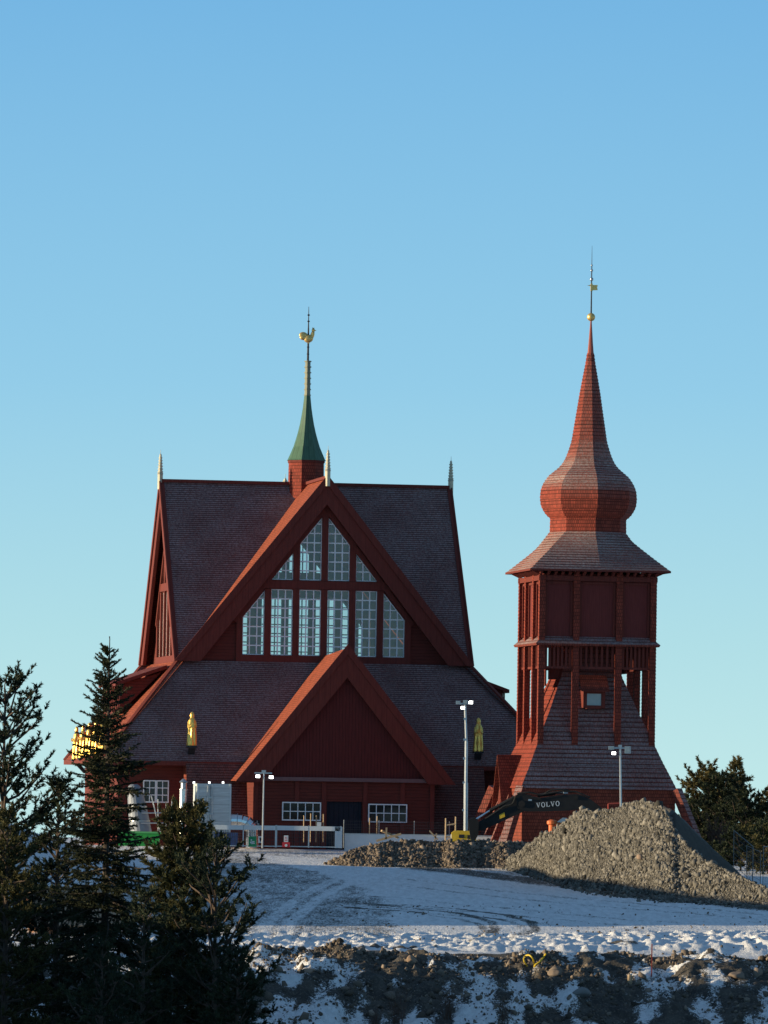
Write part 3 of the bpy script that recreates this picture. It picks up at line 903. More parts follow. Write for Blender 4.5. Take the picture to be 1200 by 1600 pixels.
bp = [(60, 808), (64, 805), (69, 800), (73.5, 793), (76.3, 786), (77.5, 776), (76.5, 763), (73.5, 755), (69.5, 748), (64.5, 741), (58, 735.5), (51, 730), (44.5, 724), (40, 717), (36.5, 710), (32.5, 699), (28.2, 685), (24.3, 660), (20.3, 635), (16.5, 610), (12, 585), (7.4, 560), (5.4, 545)]
bp = [(r/k_, 4 + (1235-y)/k_ + .0) for r, y in bp]
dm = MB(); rings(dm, bp, .21, 8, 0, .035)
obj('onion_dome', dm, M['bulb'], tower, recalc=False)
Z = lambda y: 4 + (1235-y)/k_
ndl = MB(); ndl.lathe([(.2, Z(547)), (.14, Z(530)), (.06, Z(500)), (.045, Z(492))], 8)
obj('spire_tip', ndl, plain('red lead sheet', (0.26, 0.07, 0.05), .5), tower)
gb = MB(); ell(gb, (0, 0, Z(488)), .25, .25, .25, 18, 12); obj('orb', gb, M['gold_dull'], tower, smooth=True)
rd = MB(); rd.tube((0,0,Z(484)), (0,0,Z(405)), .05, .03); rd.tube((0,0,Z(405)), (0,0,Z(375)), .02, .008)
obj('spire_rod', rd, M['iron'], tower)
sb = MB()
for y, r in ((428, .11), (414, .085), (406, .06)): ell(sb, (0, 0, Z(y)), r, r, r, 12, 8)
obj('beads', sb, M['steel'], tower, smooth=True)
vn = MB(); vn.extr([(.06, -.03, Z(445.5)), (.38, -.03, Z(445)), (.34, -.03, Z(441)), (.38, -.03, Z(437)), (.06, -.03, Z(437))], (0, .06, 0))
vn.box(-.06, .06, -.06, .06, Z(447), Z(435)); vn.extr([(-.06, -.03, Z(439)), (-.27, -.03, Z(438)), (-.06, -.03, Z(437))], (0, .06, 0))
obj('wind_vane', vn, M['gold_dull'], tower)
# front dormer with a pale pane
vd = -3.15
a = ray_local(917, 1102, TB, 1, vd); b = ray_local(940, 1084, TB, 1, vd)
fd = MB()
for x0, x1 in ((a.x-.22, a.x), (b.x, b.x+.22)): fd.box(x0, x1, vd, vd+1.4, a.z-.15, b.z+.2)
fd.box(a.x, b.x, vd, vd+1.4, a.z-.2, a.z); fd.box(a.x, b.x, vd, vd+1.4, b.z, b.z+.25)
dm1 = obj('dormer', fd, M['timber'], tower)
gp = MB(); gp.box(a.x, b.x, vd+.1, vd+.13, a.z, b.z); obj('window_pane', gp, M['pale_glass'], dm1)
rfm = MB()
for i in range(4):
    z0 = b.z+.12+i*.22; y0 = vd-.35+i*.22
    rfm.extr([(a.x-.42, y0, z0), (b.x+.42, y0, z0), (b.x+.36, y0+.3, z0+.26), (a.x-.36, y0+.3, z0+.26)], (0, .03, .07))
obj('dormer_roof', rfm, M['tower_red'], dm1)
# gabled hatch on the left face
hm = MB(); zc0, zc1, u_ = 2.9, 5.95, -5.05
hm.poly((u_, -1.45, zc0), (u_, 1.45, zc0), (u_, 0, zc1-.2)); hm.box(u_, -4.3, -1.3, 1.3, zc0-.8, zc0)
hd = obj('hatch', hm, M['siding'], tower)
hr = MB()
for s_ in (-1, 1): hr.extr([(u_-.3, 0, zc1), (-3.2, 0, zc1), (-3.2, s_*1.7, zc0-.1), (u_-.3, s_*1.7, zc0-.1)], (0, 0, .12))
obj('hatch_roof', hr, M['wall_shingle'], hd)
# inner stair boarding and a bell seen in the open stage
for bx_ in ((-2.6, -1.75, -1.6, -1.5, 10.6, 12.5), (-2.9, -2.82, -2.2, -.4, 10.2, 12.5), (2.0, 2.08, -2.2, 1.6, 11.0, 12.5)):
    obj('inner_boarding', MB().box(*bx_), M['timber'], tower)

# ------------------------------------------------------------------ site things in front of the church
def P(px, py, Y): return at(px, py, Y)
def base_at(px, py, Y):
    p = at(px, py, Y); return Vector((p.x, p.y, gz(p.x, p.y)))
def mpp(Y): return Y / FPX          # metres per photo pixel at that distance

# site gates: steel frames with a white box rail and dark mesh
def make_gate(label, w=2.0, h=1.32):
    t = thing('mesh_gate', label, 'gate', group='mesh gates along the site edge')
    f_ = MB()
    f_.box(0, .07, -.04, .04, 0, h); f_.box(w-.07, w, -.04, .04, 0, h); f_.box(.07, w-.07, -.035, .035, .03, .09)
    obj('frame', f_, M['steel'], t)
    obj('top_rail', MB().box(.07, w-.07, -.1, .1, h-.30, h-.03), M['white_plain'], t)
    ms = MB(); n = 18
    for i in range(1, n): ms.box(.07+(w-.14)*i/n-.013, .07+(w-.14)*i/n+.013, -.008, .008, .09, h-.30)
    for z in (.35, .6, .85): ms.box(.07, w-.07, -.012, -.004, z-.008, z+.008)
    obj('mesh', ms, M['iron'], t)
    return t
GY = 383.6
g0 = make_gate('grey mesh gate with a blue tarpaulin behind, beside the white container')
gx = [(328.5, 1322), (379, 1322.6), (431, 1323.2), (481, 1324)]
glabels = [None, 'mesh gate carrying the green sign', 'mesh gate carrying the red and white sign', 'mesh gate at the right end next to the white post']
for i, ((px, py), lb) in enumerate(zip(gx, glabels)):
    p = P(px, py, GY); z = gz(p.x, p.y)
    (g0 if i == 0 else copy_thing(g0, (0,0,0), 0, lb)).location = (p.x, p.y, p.z - .02)
def boxthing(name, label, cat, px0, py0, px1, py1, Y, depth, mat, part=None, group=None, dz=0):
    a = P(px0, py1, Y); b = P(px1, py0, Y); c = ((a.x+b.x)/2, Y, a.z)
    o = obj(name, MB().box(a.x-c[0], b.x-c[0], 0, depth, 0, b.z-a.z), mat, loc=c)
    tag(o, label, cat, group); return o
boxthing('tarpaulin', 'blue tarpaulin hung behind the first mesh gate', 'tarpaulin', 334, 1301, 372, 1322, GY+.35, .1, M['blue_tarp'])
boxthing('white_post', 'white boxy post ending the row of mesh gates', 'post', 523, 1292, 535, 1325, GY-.1, .35, M['white_plain'])
# signs
def sign(label, px0, py0, px1, py1, Y, mat, shapes, matf, Z0=None):
    a = P(px0, py1, Y); b = P(px1, py0, Y); w, h = b.x-a.x, b.z-a.z
    t = thing('notice_sign', label, 'sign', ((a.x+b.x)/2, Y, a.z))
    obj('panel', MB().box(-w/2, w/2, -.02, .02, 0, h), mat, t)
    for s_ in shapes:
        mb = MB()
        for kind, *q in s_:
            if kind == 'b': mb.box(-w/2+q[0]*w, -w/2+q[1]*w, -.03, -.021, q[2]*h, q[3]*h)
            if kind == 'd':
                pts = [(-w/2+q[0]*w+q[2]*h*math.cos(t_*math.pi/8), -.03, q[1]*h+q[2]*h*math.sin(t_*math.pi/8)) for t_ in range(16)]
                mb.extr(pts, (0, .009, 0))
            if kind == 'l': mb.beam((-w/2+q[0]*w, -.026, q[1]*h), (-w/2+q[2]*w, -.026, q[3]*h), .01, q[4]*h, up=(0, 0, 1) if abs(q[0]-q[2])*w > abs(q[1]-q[3])*h else (1, 0, 0))
        obj('pictogram', mb, matf, t)
    return t
FS = GY - .25
sign('green sign with a white emergency figure on the second mesh gate', 388, 1307, 401, 1323, FS, M['green_sign'],
     [[('d', .36, .66, .08), ('l', .2, .42, .75, .5, .12), ('l', .3, .3, .8, .34, .08)]], M['white_plain'])
sign('small white sign with a dark figure beside the green sign', 403.5, 1306.5, 411, 1317, FS, M['white_plain'],
     [[('d', .4, .68, .12), ('l', .3, .45, .75, .6, .16), ('l', .45, .2, .5, .45, .14)]], M['black'])
sign('red sign with a white arch mark at the foot of the third gate', 441, 1316, 453, 1323.5, FS, M['red_sign'],
     [[('d', .5, .35, .28)]], M['white_plain'])
sign('white notice with small dark lines above the red sign', 443.5, 1305.5, 450.5, 1315.5, FS, M['white_plain'],
     [[('b', .2, .8, .2, .3)], [('b', .2, .8, .45, .52)], [('b', .2, .6, .66, .76)]], M['red_sign'])
sign('small dark wheelchair sign with white figure on the porch side', 397.5, 1281.5, 407, 1290, 388.5, M['machine'],
     [[('d', .45, .82, .09), ('l', .45, .3, .47, .72, .1), ('l', .45, .36, .75, .36, .1), ('l', .74, .14, .74, .36, .1), ('d', .5, .22, .15)]], M['white_plain'])

# white jersey barrier and its mesh fence
a = P(538, 1322, 384.2); b = P(872, 1322, 384.2)
t = thing('hoarding', 'long low white hoarding behind the rubble heap', 'hoarding', ((a.x+b.x)/2, a.y, a.z - .3))
w = (b.x-a.x)/2
obj('panel', MB().box(-w, w, 0, .12, 0, 1.02), M['white_plain'], t)
obj('cap', MB().box(-w, w, -.03, .15, 1.022, 1.07), M['steel'], t)
a = P(537, 1304, 384.9); b = P(702, 1304, 384.9)
t = thing('mesh_fence', 'fine dark mesh fence standing along the top of the white hoarding', 'fence', ((a.x+b.x)/2, a.y, a.z-.8))
w = (b.x-a.x)/2; fm_ = MB()
for i in range(49):
    x = -w + 2*w*i/48; fm_.box(x-.005, x+.005, -.005, .005, .8, 1.62)
for z in (.95, 1.1, 1.25, 1.4, 1.62): fm_.box(-w, w, -.012, -.005, z-.008, z+.008)
o = obj('mesh', fm_, M['iron'], t)
for i in range(4):
    x = -w + 2*w*i/3; obj('post', MB().tube((x, .03, 0), (x, .03, 1.68), .025), M['steel'], t)

# container with door bars
Y = 386.5
a = P(306.5, 1294, Y); b = P(362, 1225, Y); w, h = b.x-a.x, b.z-a.z + .6
t = thing('white_container', 'white steel container with vertical door bars left of the porch', 'container', (a.x, Y, a.z-.6), R(7))
obj('body', MB().box(0, w, 0, 2.3, 0, h), M['white'], t)
for x in (.02, w-.1): obj('corner_post', MB().box(x, x+.08, -.05, .0, 0, h), M['white_plain'], t)
for x in (w*.32, w*.45): obj('door_bar', MB().tube((x, -.08, .1), (x, -.08, h-.1), .03), M['steel'], t)
obj('door_gap', MB().box(w*.385, w*.395, -.012, -.003, .1, h-.1), M['black'], t)
for z in (h*.45, h*.75): obj('hinge', MB().box(w*.28, w*.48, -.1, -.05, z-.05, z+.05), M['steel'], t)
obj('side_rib', MB().box(-.09, -.02, .3, 1.0, 0, h-.15), M['white_plain'], t)
for px, lb in ((303, 'small lamp at the left edge of the container roof'), (327, 'small lamp on the middle of the container roof'), (348.5, 'small lamp on the right of the container roof')):
    p = P(px, 1225, Y+.3)
    t = thing('roof_lamp', lb, 'lamp', p, group='small lamps on the container')
    obj('lamp_housing', MB().box(-.07, .07, -.05, .1, 0, .16), M['white_plain'], t); obj('lamp_face', MB().box(-.055, .055, -.062, -.052, .03, .14), M['warm_lamp'], t)
# silver flue pipe
p = P(285.5, 1296, 383.0); q = P(285.5, 1222, 383.0); hh = q.z-p.z
t = thing('flue_pipe', 'shiny upright flue pipe rising behind the small pine', 'pipe', p)
mb = MB(); mb.lathe([(.22, -.8), (.22, hh-.5), (.24, hh-.48), (.24, hh-.42), (.21, hh-.4)], 20); obj('pipe', mb, M['bright_steel'], t, smooth=False)
mb = MB(); mb.lathe([(.16, hh-.4), (.16, hh-.05), (.27, hh), (.05, hh+.2)], 16); obj('cap', mb, M['steel'], t)
# large duct with elbow
p0 = P(362, 1282.5, 387.4); t = thing('ventilation_duct', 'wide bent silver ventilation duct coming out of the container', 'duct', p0)
mb = MB(); rr = .43; pts = [(-.3, 0, 0), (.35, 0, .0), (.62, 0, -.02), (.9, 0, -.12), (1.12, 0, -.3), (1.25, 0, -.5), (1.3, 0, -1.6)]
mb.path(pts, rr, 18)
obj('tube', mb, M['bright_steel'], t, recalc=False)
for c_, d_ in ((pts[1], (1,0,0)), (pts[3], (.8,0,-.6)), (pts[4], (.5,0,-.85))):
    c_ = Vector(c_); d_ = Vector(d_)
    obj('seam', MB().tube(c_-d_*.03, c_+d_*.03, rr+.03, n=18), M['steel'], t)
# big silver sack-like silo with strut frame
p0 = P(221, 1306, 386.0); t = thing('silver_silo', 'tall leaning silver duct standing by the side bay window', 'duct', p0)
mb = MB(); k = .0386
mb.lathe([(.62, 0), (.66, .3), (.62, 1.0), (.56, 1.8), (.50, 2.4), (.46, 2.7), (.36, 2.98), (.2, 3.1)], 20)
mb.v = [(x - z*.16, y, z) for x, y, z in mb.v]
obj('tube', mb, M['dull_steel'], t, smooth=False)
for z in (.9, 1.75): obj('seam', MB().tube((-z*.16, 0, z-.03), (-z*.16, 0, z+.03), .655 if z < 1 else .59, n=20), M['steel'], t)
p0 = P(243, 1306, 384.5); t = thing('scaffold_frame', 'thin leaning scaffold frame before the side bay window', 'scaffold', p0)
for q0, q1 in (((-.85, 0, 1.35), (1.1, 0, 1.4)), ((-.9, 0, .75), (1.1, 0, .78)), ((.95, 0, 0), (.95, 0, 2.2)), ((-.3, 0, 2.4), (.35, 0, 0)), ((.1, .2, 2.2), (.15, .2, 0)), ((.6, .2, 2.0), (.62, .2, 0))):
    obj('tube', MB().tube(q0, q1, .035), M['steel'], t)
# green skip
p0 = P(219, 1322, 380.0); t = thing('green_skip', 'bright green skip half hidden by the spruce', 'skip', p0)
obj('body', MB().extr([(-1.3, 0, 0), (1.0, 0, 0), (1.25, 0, .82), (-1.3, 0, .9)], (0, 1.6, 0)), M['green'], t)
obj('rim', MB().box(-1.35, 1.3, -.06, -.002, .76, .86), plain('pale green rim', (.10, .38, .12), .5), t)

# lamp post in front of the porch
def lamp_head(t, c, lit=True, w=.28, d=.12, h=.2, tilt=(0, -.35)):
    mb = MB(); mb.box(c[0]-w/2, c[0]+w/2, c[1]-d, c[1]+d, c[2]-h/2, c[2]+h/2)
    hd = obj('lamp_head', mb, M['steel'], t)
    obj('lamp_face', MB().box(c[0]-w/2+.03, c[0]+w/2-.03, c[1]-d-.03, c[1]-d-.004, c[2]-h/2+.03, c[2]+h/2-.03), M['lamp'] if lit else M['pale_glass'], hd)
Y = 383.0
p0 = P(410, 1325, Y); k = mpp(Y)
t = thing('lamp_post', 'slim grey lamp post with two lit lamps in front of the porch', 'lamp post', p0)
hp = 120*k
obj('pole', MB().tube((0,0,0), (.02,0,hp), .06, .045), M['steel'], t); obj('cross_arm', MB().box(-.55, .5, -.04, .04, hp-.16, hp-.08), M['steel'], t)
obj('pole_head', MB().box(-.12, .14, -.1, .1, hp-.1, hp+.05), M['steel'], t)
lamp_head(t, (-.34, -.1, hp-.32)); lamp_head(t, (.46, -.1, hp-.36))
# mobile light mast on a yellow trailer
Y = 372.0; k = mpp(Y)
p0 = P(722, 1320, Y); t = thing('light_mast', 'tall mobile light mast with lit floodlights on a yellow trailer', 'light mast', p0)
hm_ = (1320-1098)*k; tip = P(726.5, 1098, Y) - p0
obj('mast_lower', MB().tube((.2, 0, .3), (.17, 0, 3.6), .13, .13, 10), M['steel'], t)
obj('mast_middle', MB().tube((.17, 0, 3.6), (.16, 0, 6.0), .1, .1, 10), M['steel'], t)
obj('mast_upper', MB().tube((.16, 0, 6.0), tip, .075, .07, 10), M['steel'], t)
for z in (2.0, 3.6, 5.0, 6.1, 7.3): obj('clamp', MB().box(-.02, .12, -.08, .08, z-.05, z+.07), M['steel'], t)
obj('cross_arm', MB().box(tip.x-.42, tip.x+.42, -.04, .04, tip.z-.1, tip.z-.02), M['steel'], t)
for i, (dx, dz, l_) in enumerate(((-.40, 0, False), (-.12, -.3, True), (.34, .02, True), (.02, .05, False))): lamp_head(t, (tip.x+dx, -.12, tip.z+dz), l_, .26)
tb_ = MB(); tb_.extr([(-.62, -.6, .05), (.95, -.6, .05), (.62, -.6, .7), (.35, -.6, .82), (-.45, -.6, .82), (-.62, -.6, .7)], (0, 1.2, 0))
obj('trailer_body', tb_, M['yellow'], t)
obj('vent', MB().box(-.2, .12, -.63, -.602, .4, .6), M['black'], t); obj('hatch', MB().box(.3, .6, -.63, -.602, .35, .58), M['machine'], t); obj('side_panel', MB().box(-.66, -.61, -.5, .5, .1, .6), M['white_plain'], t)
obj('wheel', MB().tube((.1, -.72, .0), (.1, -.55, .0), .3, n=16), M['rubber'], t)
# scaffold upright frame left of the trailer
p0 = P(704, 1320, Y+4); t = thing('pole_frame', 'small timber frame left of the yellow trailer', 'frame', p0)
for q0, q1 in (((-.3, 0, 0), (-.3, 0, 1.55)), ((.28, 0, 0), (.28, 0, 1.65)), ((-.3, 0, 1.15), (.28, 0, 1.22)), ((-.3, 0, .45), (.28, 0, .5))):
    obj('bar', MB().tube(q0, q1, .045), M['wood'], t)
# marker stakes before the porch
for i, (px, y0, y1, Yv) in enumerate(((474.5, 1274, 1300, 386.3), (485, 1271, 1300, 386.3), (493.5, 1274, 1300, 386.4), (505, 1272, 1300, 386.3), (577, 1278, 1305, 386.0), (588.5, 1275, 1300, 385.9))):
    p0 = P(px, y1+16, Yv); q = P(px, y0, Yv)
    lb = ['thin stake farthest left before the porch window', 'tallest thin stake before the porch window', 'thin stake just left of the porch door', 'thin stake before the dark porch door',
          'thin stake left of the crossed planks', 'thin stake rising above the crossed planks'][i]
    tag(obj('stake', MB().tube((0,0,0), (.01*(i % 3 - 1), 0, q.z-p0.z), .035), M['wood'], loc=p0), lb, 'stake', 'stakes in front of the porch')
p0 = P(498.5, 1292, 386.35); t = thing('junction_box', 'grey junction box on a stake before the porch', 'box', p0)
obj('box', MB().box(-.12, .12, -.08, .08, 0, .3), M['steel'], t); obj('lid', MB().box(-.13, .13, -.1, -.082, .02, .28), M['white_plain'], t)
# loose planks on the rubble
for (a, b, lb, w_) in (((588, 1314), (627, 1303), 'long pale plank lying across the rubble heap', .16), ((596, 1298), (622, 1309), 'dark thin plank crossing under the long pale one', .12), ((604, 1293), (603, 1311), 'short plank standing upright in the rubble', .12),
                       ((671, 1298), (684, 1312), 'broken plank sticking out right of the hoarding', .1), ((682, 1302), (679, 1314), 'short broken plank leaning near the yellow trailer', .09)):
    p = P(*a, 361.0); q = P(*b, 361.0 if lb[0] != 'd' else 361.4)
    c = (p+q)/2; tag(obj('plank', MB().beam(p-c, q-c, .2, w_*.8), M['wood'], loc=c), lb, 'plank', 'loose planks on the rubble')

def smooth_pts(p, n=6):
    out = []
    for i in range(len(p)-1):
        a, b, c, d = p[max(i-1, 0)], p[i], p[i+1], p[min(i+2, len(p)-1)]
        for j in range(n):
            t = j/n
            out.append(.5*((2*b) + (c-a)*t + (2*a-5*b+4*c-d)*t*t + (3*b-a-3*c+d)*t**3))
    return out + [p[-1]]
# ------------------------------------------------------------------ excavator behind the gravel pile
Y = 366.5; k = mpp(Y)
O = P(925, 1320, Y); O.z = gz(O.x, O.y + 0)
exc = thing('excavator', 'dark excavator reaching its arm out from behind the gravel pile', 'excavator', O)
def ex(px, py, dy=0): return P(px, py, Y) - O + Vector((0, dy, 0))
def exprism(pts, th, dy=0): return MB().extr([ex(*p, dy-th/2) for p in pts], (0, th, 0))
boom = obj('boom', exprism([(806, 1247), (822, 1243), (846, 1246.5), (880, 1241), (904, 1241), (920, 1247), (940, 1262), (958, 1284), (946, 1292), (928, 1272), (908, 1264), (888, 1266.5), (850, 1268), (822, 1268), (808, 1263)], .62), M['machine'], exc)
stick = obj('stick', exprism([(812, 1238), (830, 1243), (829, 1261), (818, 1268), (790, 1281), (752, 1298), (742, 1298), (741, 1289), (768, 1271), (795, 1252)], .46), M['machine'], exc)
obj('stick_cylinder', MB().tube(ex(840, 1243, 0), ex(868, 1239, 0), .1), M['machine'], exc)
obj('cylinder_rod', MB().tube(ex(868, 1239), ex(884, 1238.5), .06), M['bright_steel'], exc)
obj('hydraulic_hose', MB().path([ex(808, 1240, -.2), ex(826, 1238, -.25), ex(846, 1242, -.25), ex(880, 1236, -.25), ex(900, 1237, -.25), ex(922, 1246, -.25)], .05), M['rubber'], exc)
obj('bucket_cylinder', MB().tube(ex(804, 1246, -.1), ex(765, 1267, -.1), .11), M['machine'], exc)
obj('cylinder_rod', MB().tube(ex(765, 1267, -.1), ex(744, 1280, -.1), .06), M['bright_steel'], exc)
obj('linkage', MB().beam(ex(744, 1279), ex(737, 1288), .4, .2).beam(ex(737, 1288), ex(744, 1300), .4, .16), M['machine'], exc)
bkt = obj('bucket', exprism([(731, 1281), (741, 1277), (748, 1284), (747, 1304), (742, 1314), (738, 1320), (735, 1310), (733, 1296)], 1.0), M['machine'], exc)
for dy in (-.45, -.2, .05, .3): obj('tooth', MB().extr([ex(738, 1318, dy), ex(742, 1316, dy), ex(737, 1325, dy)], (0, .12, 0)), M['steel'], bkt)
obj('plate', MB().extr([ex(780, 1273.5, -.24), ex(788, 1269, -.24), ex(789, 1276, -.24), ex(781, 1279.5, -.24)], (0, -.02, 0)), M['yellow'], stick)
# grease-worn fittings on the boom
obj('bracket', MB().box(*(lambda a: (a.x-.1, a.x+.1, -.36, -.30, a.z-.05, a.z+.05))(ex(828, 1250))), M['steel'], boom)
obj('work_lamp', MB().box(*(lambda a: (a.x-.12, a.x+.12, -.15, .15, a.z, a.z+.24))(ex(884, 1240))), M['white_plain'], boom)
for px, py, r in ((815, 1256, .2), (746, 1290, .13), (762, 1285, .1), (900, 1246, .12), (843, 1248, .09)):
    c = ex(px, py); obj('pin', MB().tube(c + Vector((0, -.37, 0)), c + Vector((0, .37, 0)), r, n=14), M['rubber'], exc)
for a_, b_ in (((846, 1267.2), (888, 1265.6)), ((846, 1248), (880, 1243))):
    p, q = ex(*a_, -.32), ex(*b_, -.32); obj('edge_plate', MB().beam(p, q, .04, .07), M['machine'], boom)
obj('hydraulic_hose', MB().path(smooth_pts([ex(806, 1243, -.3), ex(800, 1256, -.34), ex(788, 1260, -.3), ex(776, 1268, -.28), ex(758, 1280, -.25)]), .045), M['rubber'], exc)
obj('hydraulic_hose', MB().path(smooth_pts([ex(850, 1241, -.2), ex(862, 1234.5, -.25), ex(884, 1234, -.25), ex(893, 1238, -.2)]), .045), M['rubber'], exc)
# body, mostly behind the pile
obj('house', MB().extr([ex(930, 1283, 0), ex(1010, 1283, 0), ex(1012, 1305, 0), ex(930, 1305, 0)], (0, 2.4, 0)), M['machine'], exc)
obj('cab', MB().extr([ex(938, 1268, -.5), ex(966, 1268, -.5), ex(966, 1300, -.5), ex(935, 1300, -.5)], (0, 1.1, 0)), M['dark_glass'], exc)
for dy in (-.6, 1.8): obj('track', MB().extr([ex(925, 1312, dy), ex(932, 1307, dy), ex(1005, 1307, dy), ex(1012, 1312, dy), ex(1008, 1323, dy), ex(930, 1323, dy)], (0, .6, 0)), M['rubber'], exc)
obj('handrail', MB().path([ex(950, 1266, -.4), ex(950, 1256, -.4), ex(969, 1255, -.4), ex(969.5, 1266, -.4)], .045), M['rusty'], exc)
# the lettering on the boom: slab serif strokes
def lettering(word, p0, p1, hgt, parent, mat):
    n = len(word); d = (p1-p0)/n; up = Vector((-d.normalized().z*0, 0, 1)); x_ = d.normalized(); y_ = Vector((-x_.z, 0, x_.x))
    for i, ch in enumerate(word):
        o = p0 + d*i; w_ = d.length*.86; h_ = hgt; mb = MB()
        q = lambda a, b: o + x_*(a*w_) + y_*(b*h_)
        st = lambda a, b, th: mb.beam(q(*a), q(*b), .012, th, up=y_ if abs(a[0]-b[0])*w_ > abs(a[1]-b[1])*h_ else x_)
        T_, t_ = .20*w_ , .11*w_
        if ch == 'V':
            st((.16, .96), (.5, .02), T_); st((.84, .96), (.5, .02), t_); st((0, .95), (.36, .95), .10*h_); st((.64, .95), (1, .95), .10*h_)
        elif ch == 'L':
            st((.25, 0), (.25, 1), T_); st((.04, .05), (.92, .05), .10*h_); st((.04, .95), (.46, .95), .10*h_); st((.88, .0), (.88, .32), t_)
        else:
            N = 20; vs = []
            for j in range(N):
                a_ = 2*math.pi*j/N
                vs.append(q(.5+.48*math.cos(a_), .5+.54*math.sin(a_))); vs.append(q(.5+.28*math.cos(a_), .5+.41*math.sin(a_)))
            mb.add(vs, [(2*j, 2*j+1, (2*j+3) % (2*N), (2*j+2) % (2*N)) for j in range(N)])
        obj('letter', mb, mat, parent, recalc=False)
lettering('VOLVO', ex(838, 1262, -.335), ex(875.5, 1259, -.335), 7.6*k, boom, M['white_plain'])

# orange pump beside the pile
p0 = P(868, 1320, 357.0); k = mpp(357.0); t = thing('orange_pump', 'orange machine with flanged stack peeking over the gravel pile', 'machine', p0)
mb = MB(); mb.lathe([(.24, 0), (.24, .35), (.3, .4), (.3, .5), (.2, .55), (.2, 1.1), (.3, 1.15), (.3, 1.32), (.12, 1.4)], 14, c=(-.2, 0, 0)); obj('stack', mb, M['orange'], t)
obj('housing', MB().box(.08, .55, -.2, .3, 0, 1.25), M['orange'], t); obj('lid', MB().extr([(.05, -.25, 1.27), (.75, -.25, 1.2), (.6, -.25, 1.5), (.4, -.25, 1.52)], (0, .5, 0)), M['steel'], t)
# floodlight post in front of the tower
Y = 360.0; k = mpp(Y)
p0 = P(971.5, 1330, Y); p0.z = gz(p0.x, p0.y); top = P(969, 1166, Y) - p0
t = thing('floodlight_post', 'grey post with three floodlights in front of the bell tower', 'lamp post', p0)
obj('pole', MB().tube((0,0,0), top, .075, .055), M['steel'], t); obj('cross_arm', MB().box(top.x-.55, top.x+.5, -.04, .04, top.z-.14, top.z-.06), M['steel'], t)
obj('pole_cap', MB().box(top.x-.1, top.x+.1, -.1, .1, top.z-.08, top.z+.08), M['steel'], t)
lamp_head(t, (top.x-.5, -.1, top.z-.1), False, .32); lamp_head(t, (top.x-.36, -.1, top.z-.40), True, .26); lamp_head(t, (top.x+.42, -.1, top.z-.2), False, .34, h=.4)
obj('sleeve', MB().tube((0, 0, 1.6), (.02, 0, 3.0), .13), M['concrete'], t)

# ------------------------------------------------------------------ stones
ico = bmesh.new(); bmesh.ops.create_icosphere(ico, subdivisions=1, radius=1.0)
ICO_V = np.array([v.co[:] for v in ico.verts]); ICO_F = np.array([[v.index for v in f.verts] for f in ico.faces]); ico.free()
ico = bmesh.new(); bmesh.ops.create_icosphere(ico, subdivisions=3, radius=1.0)
ICO3_V = np.array([v.co[:] for v in ico.verts]); ICO3_F = np.array([[v.index for v in f.verts] for f in ico.faces]); ico.free()
def fast_mesh(name, V, F, mat, smooth=False):
    me = bpy.data.meshes.new(name)
    n = F.shape[1]
    me.vertices.add(len(V)); me.vertices.foreach_set('co', V.astype(np.float32).ravel())
    me.loops.add(F.size); me.polygons.add(len(F))
    me.loops.foreach_set('vertex_index', F.ravel().astype(np.int32)); me.polygons.foreach_set('loop_start', np.arange(0, F.size, n, dtype=np.int32))
    if smooth: me.polygons.foreach_set('use_smooth', np.ones(len(F), dtype=bool))
    me.update(); me.materials.append(mat)
    return me
def stones(name, pos, size, mat, label=None, seed=1, extra=None):
    g = np.random.default_rng(seed); n = len(pos)
    A = g.normal(size=(n, 3, 3)); Q, _ = np.linalg.qr(A)
    J = 1 + g.uniform(-.10, .10, (n, len(ICO_V), 1))
    sc = size[:, None] * g.uniform(.5, 1.2, (n, 3))
    for _ in range(6):
        pn = g.normal(size=(n, 3)); pn /= np.linalg.norm(pn, axis=1, keepdims=True); of = g.uniform(.40, .72, (n, 1))
        dp = pn @ ICO_V.T; J = J * np.minimum(1, of/np.maximum(dp, 1e-3))[:, :, None]**.9
    J = J * 1.2
    tone = np.repeat(np.clip(g.normal(1.0, .36, n), .35, 2.0), len(ICO_V))
    V = (ICO_V[None] * J) * sc[:, None, :]
    V = np.einsum('nij,nvj->nvi', Q, V) + pos[:, None, :]
    F = ICO_F[None] + (np.arange(n) * len(ICO_V))[:, None, None]
    V = V.reshape(-1, 3); F = F.reshape(-1, 3)
    if extra is not None:
        F = np.concatenate([F, extra[1] + len(V)]); V = np.concatenate([V, extra[0]]); tone = np.concatenate([tone, np.full(len(extra[0]), .55)])
    me = fast_mesh(name, V, F, mat); at_ = me.attributes.new('tone', 'FLOAT', 'POINT'); at_.data.foreach_set('value', tone.astype(np.float32))
    o = bpy.data.objects.new(name, me); COL.objects.link(o)
    return o
def heap(cx, cy, fh, nx, ny, rx, ry):
    xs = np.linspace(-rx, rx, nx); ys = np.linspace(-ry, ry, ny)
    X, Yg = np.meshgrid(xs + cx, ys + cy); Zg = ground_z(X, Yg) + fh(X, Yg)
    i = np.arange(nx*ny).reshape(ny, nx); a, b, c, d = i[:-1,:-1], i[:-1,1:], i[1:,1:], i[1:,:-1]
    F = np.concatenate([np.stack([a, b, c], -1).reshape(-1, 3), np.stack([a, c, d], -1).reshape(-1, 3)])
    return np.stack([X, Yg, Zg], -1).reshape(-1, 3), F
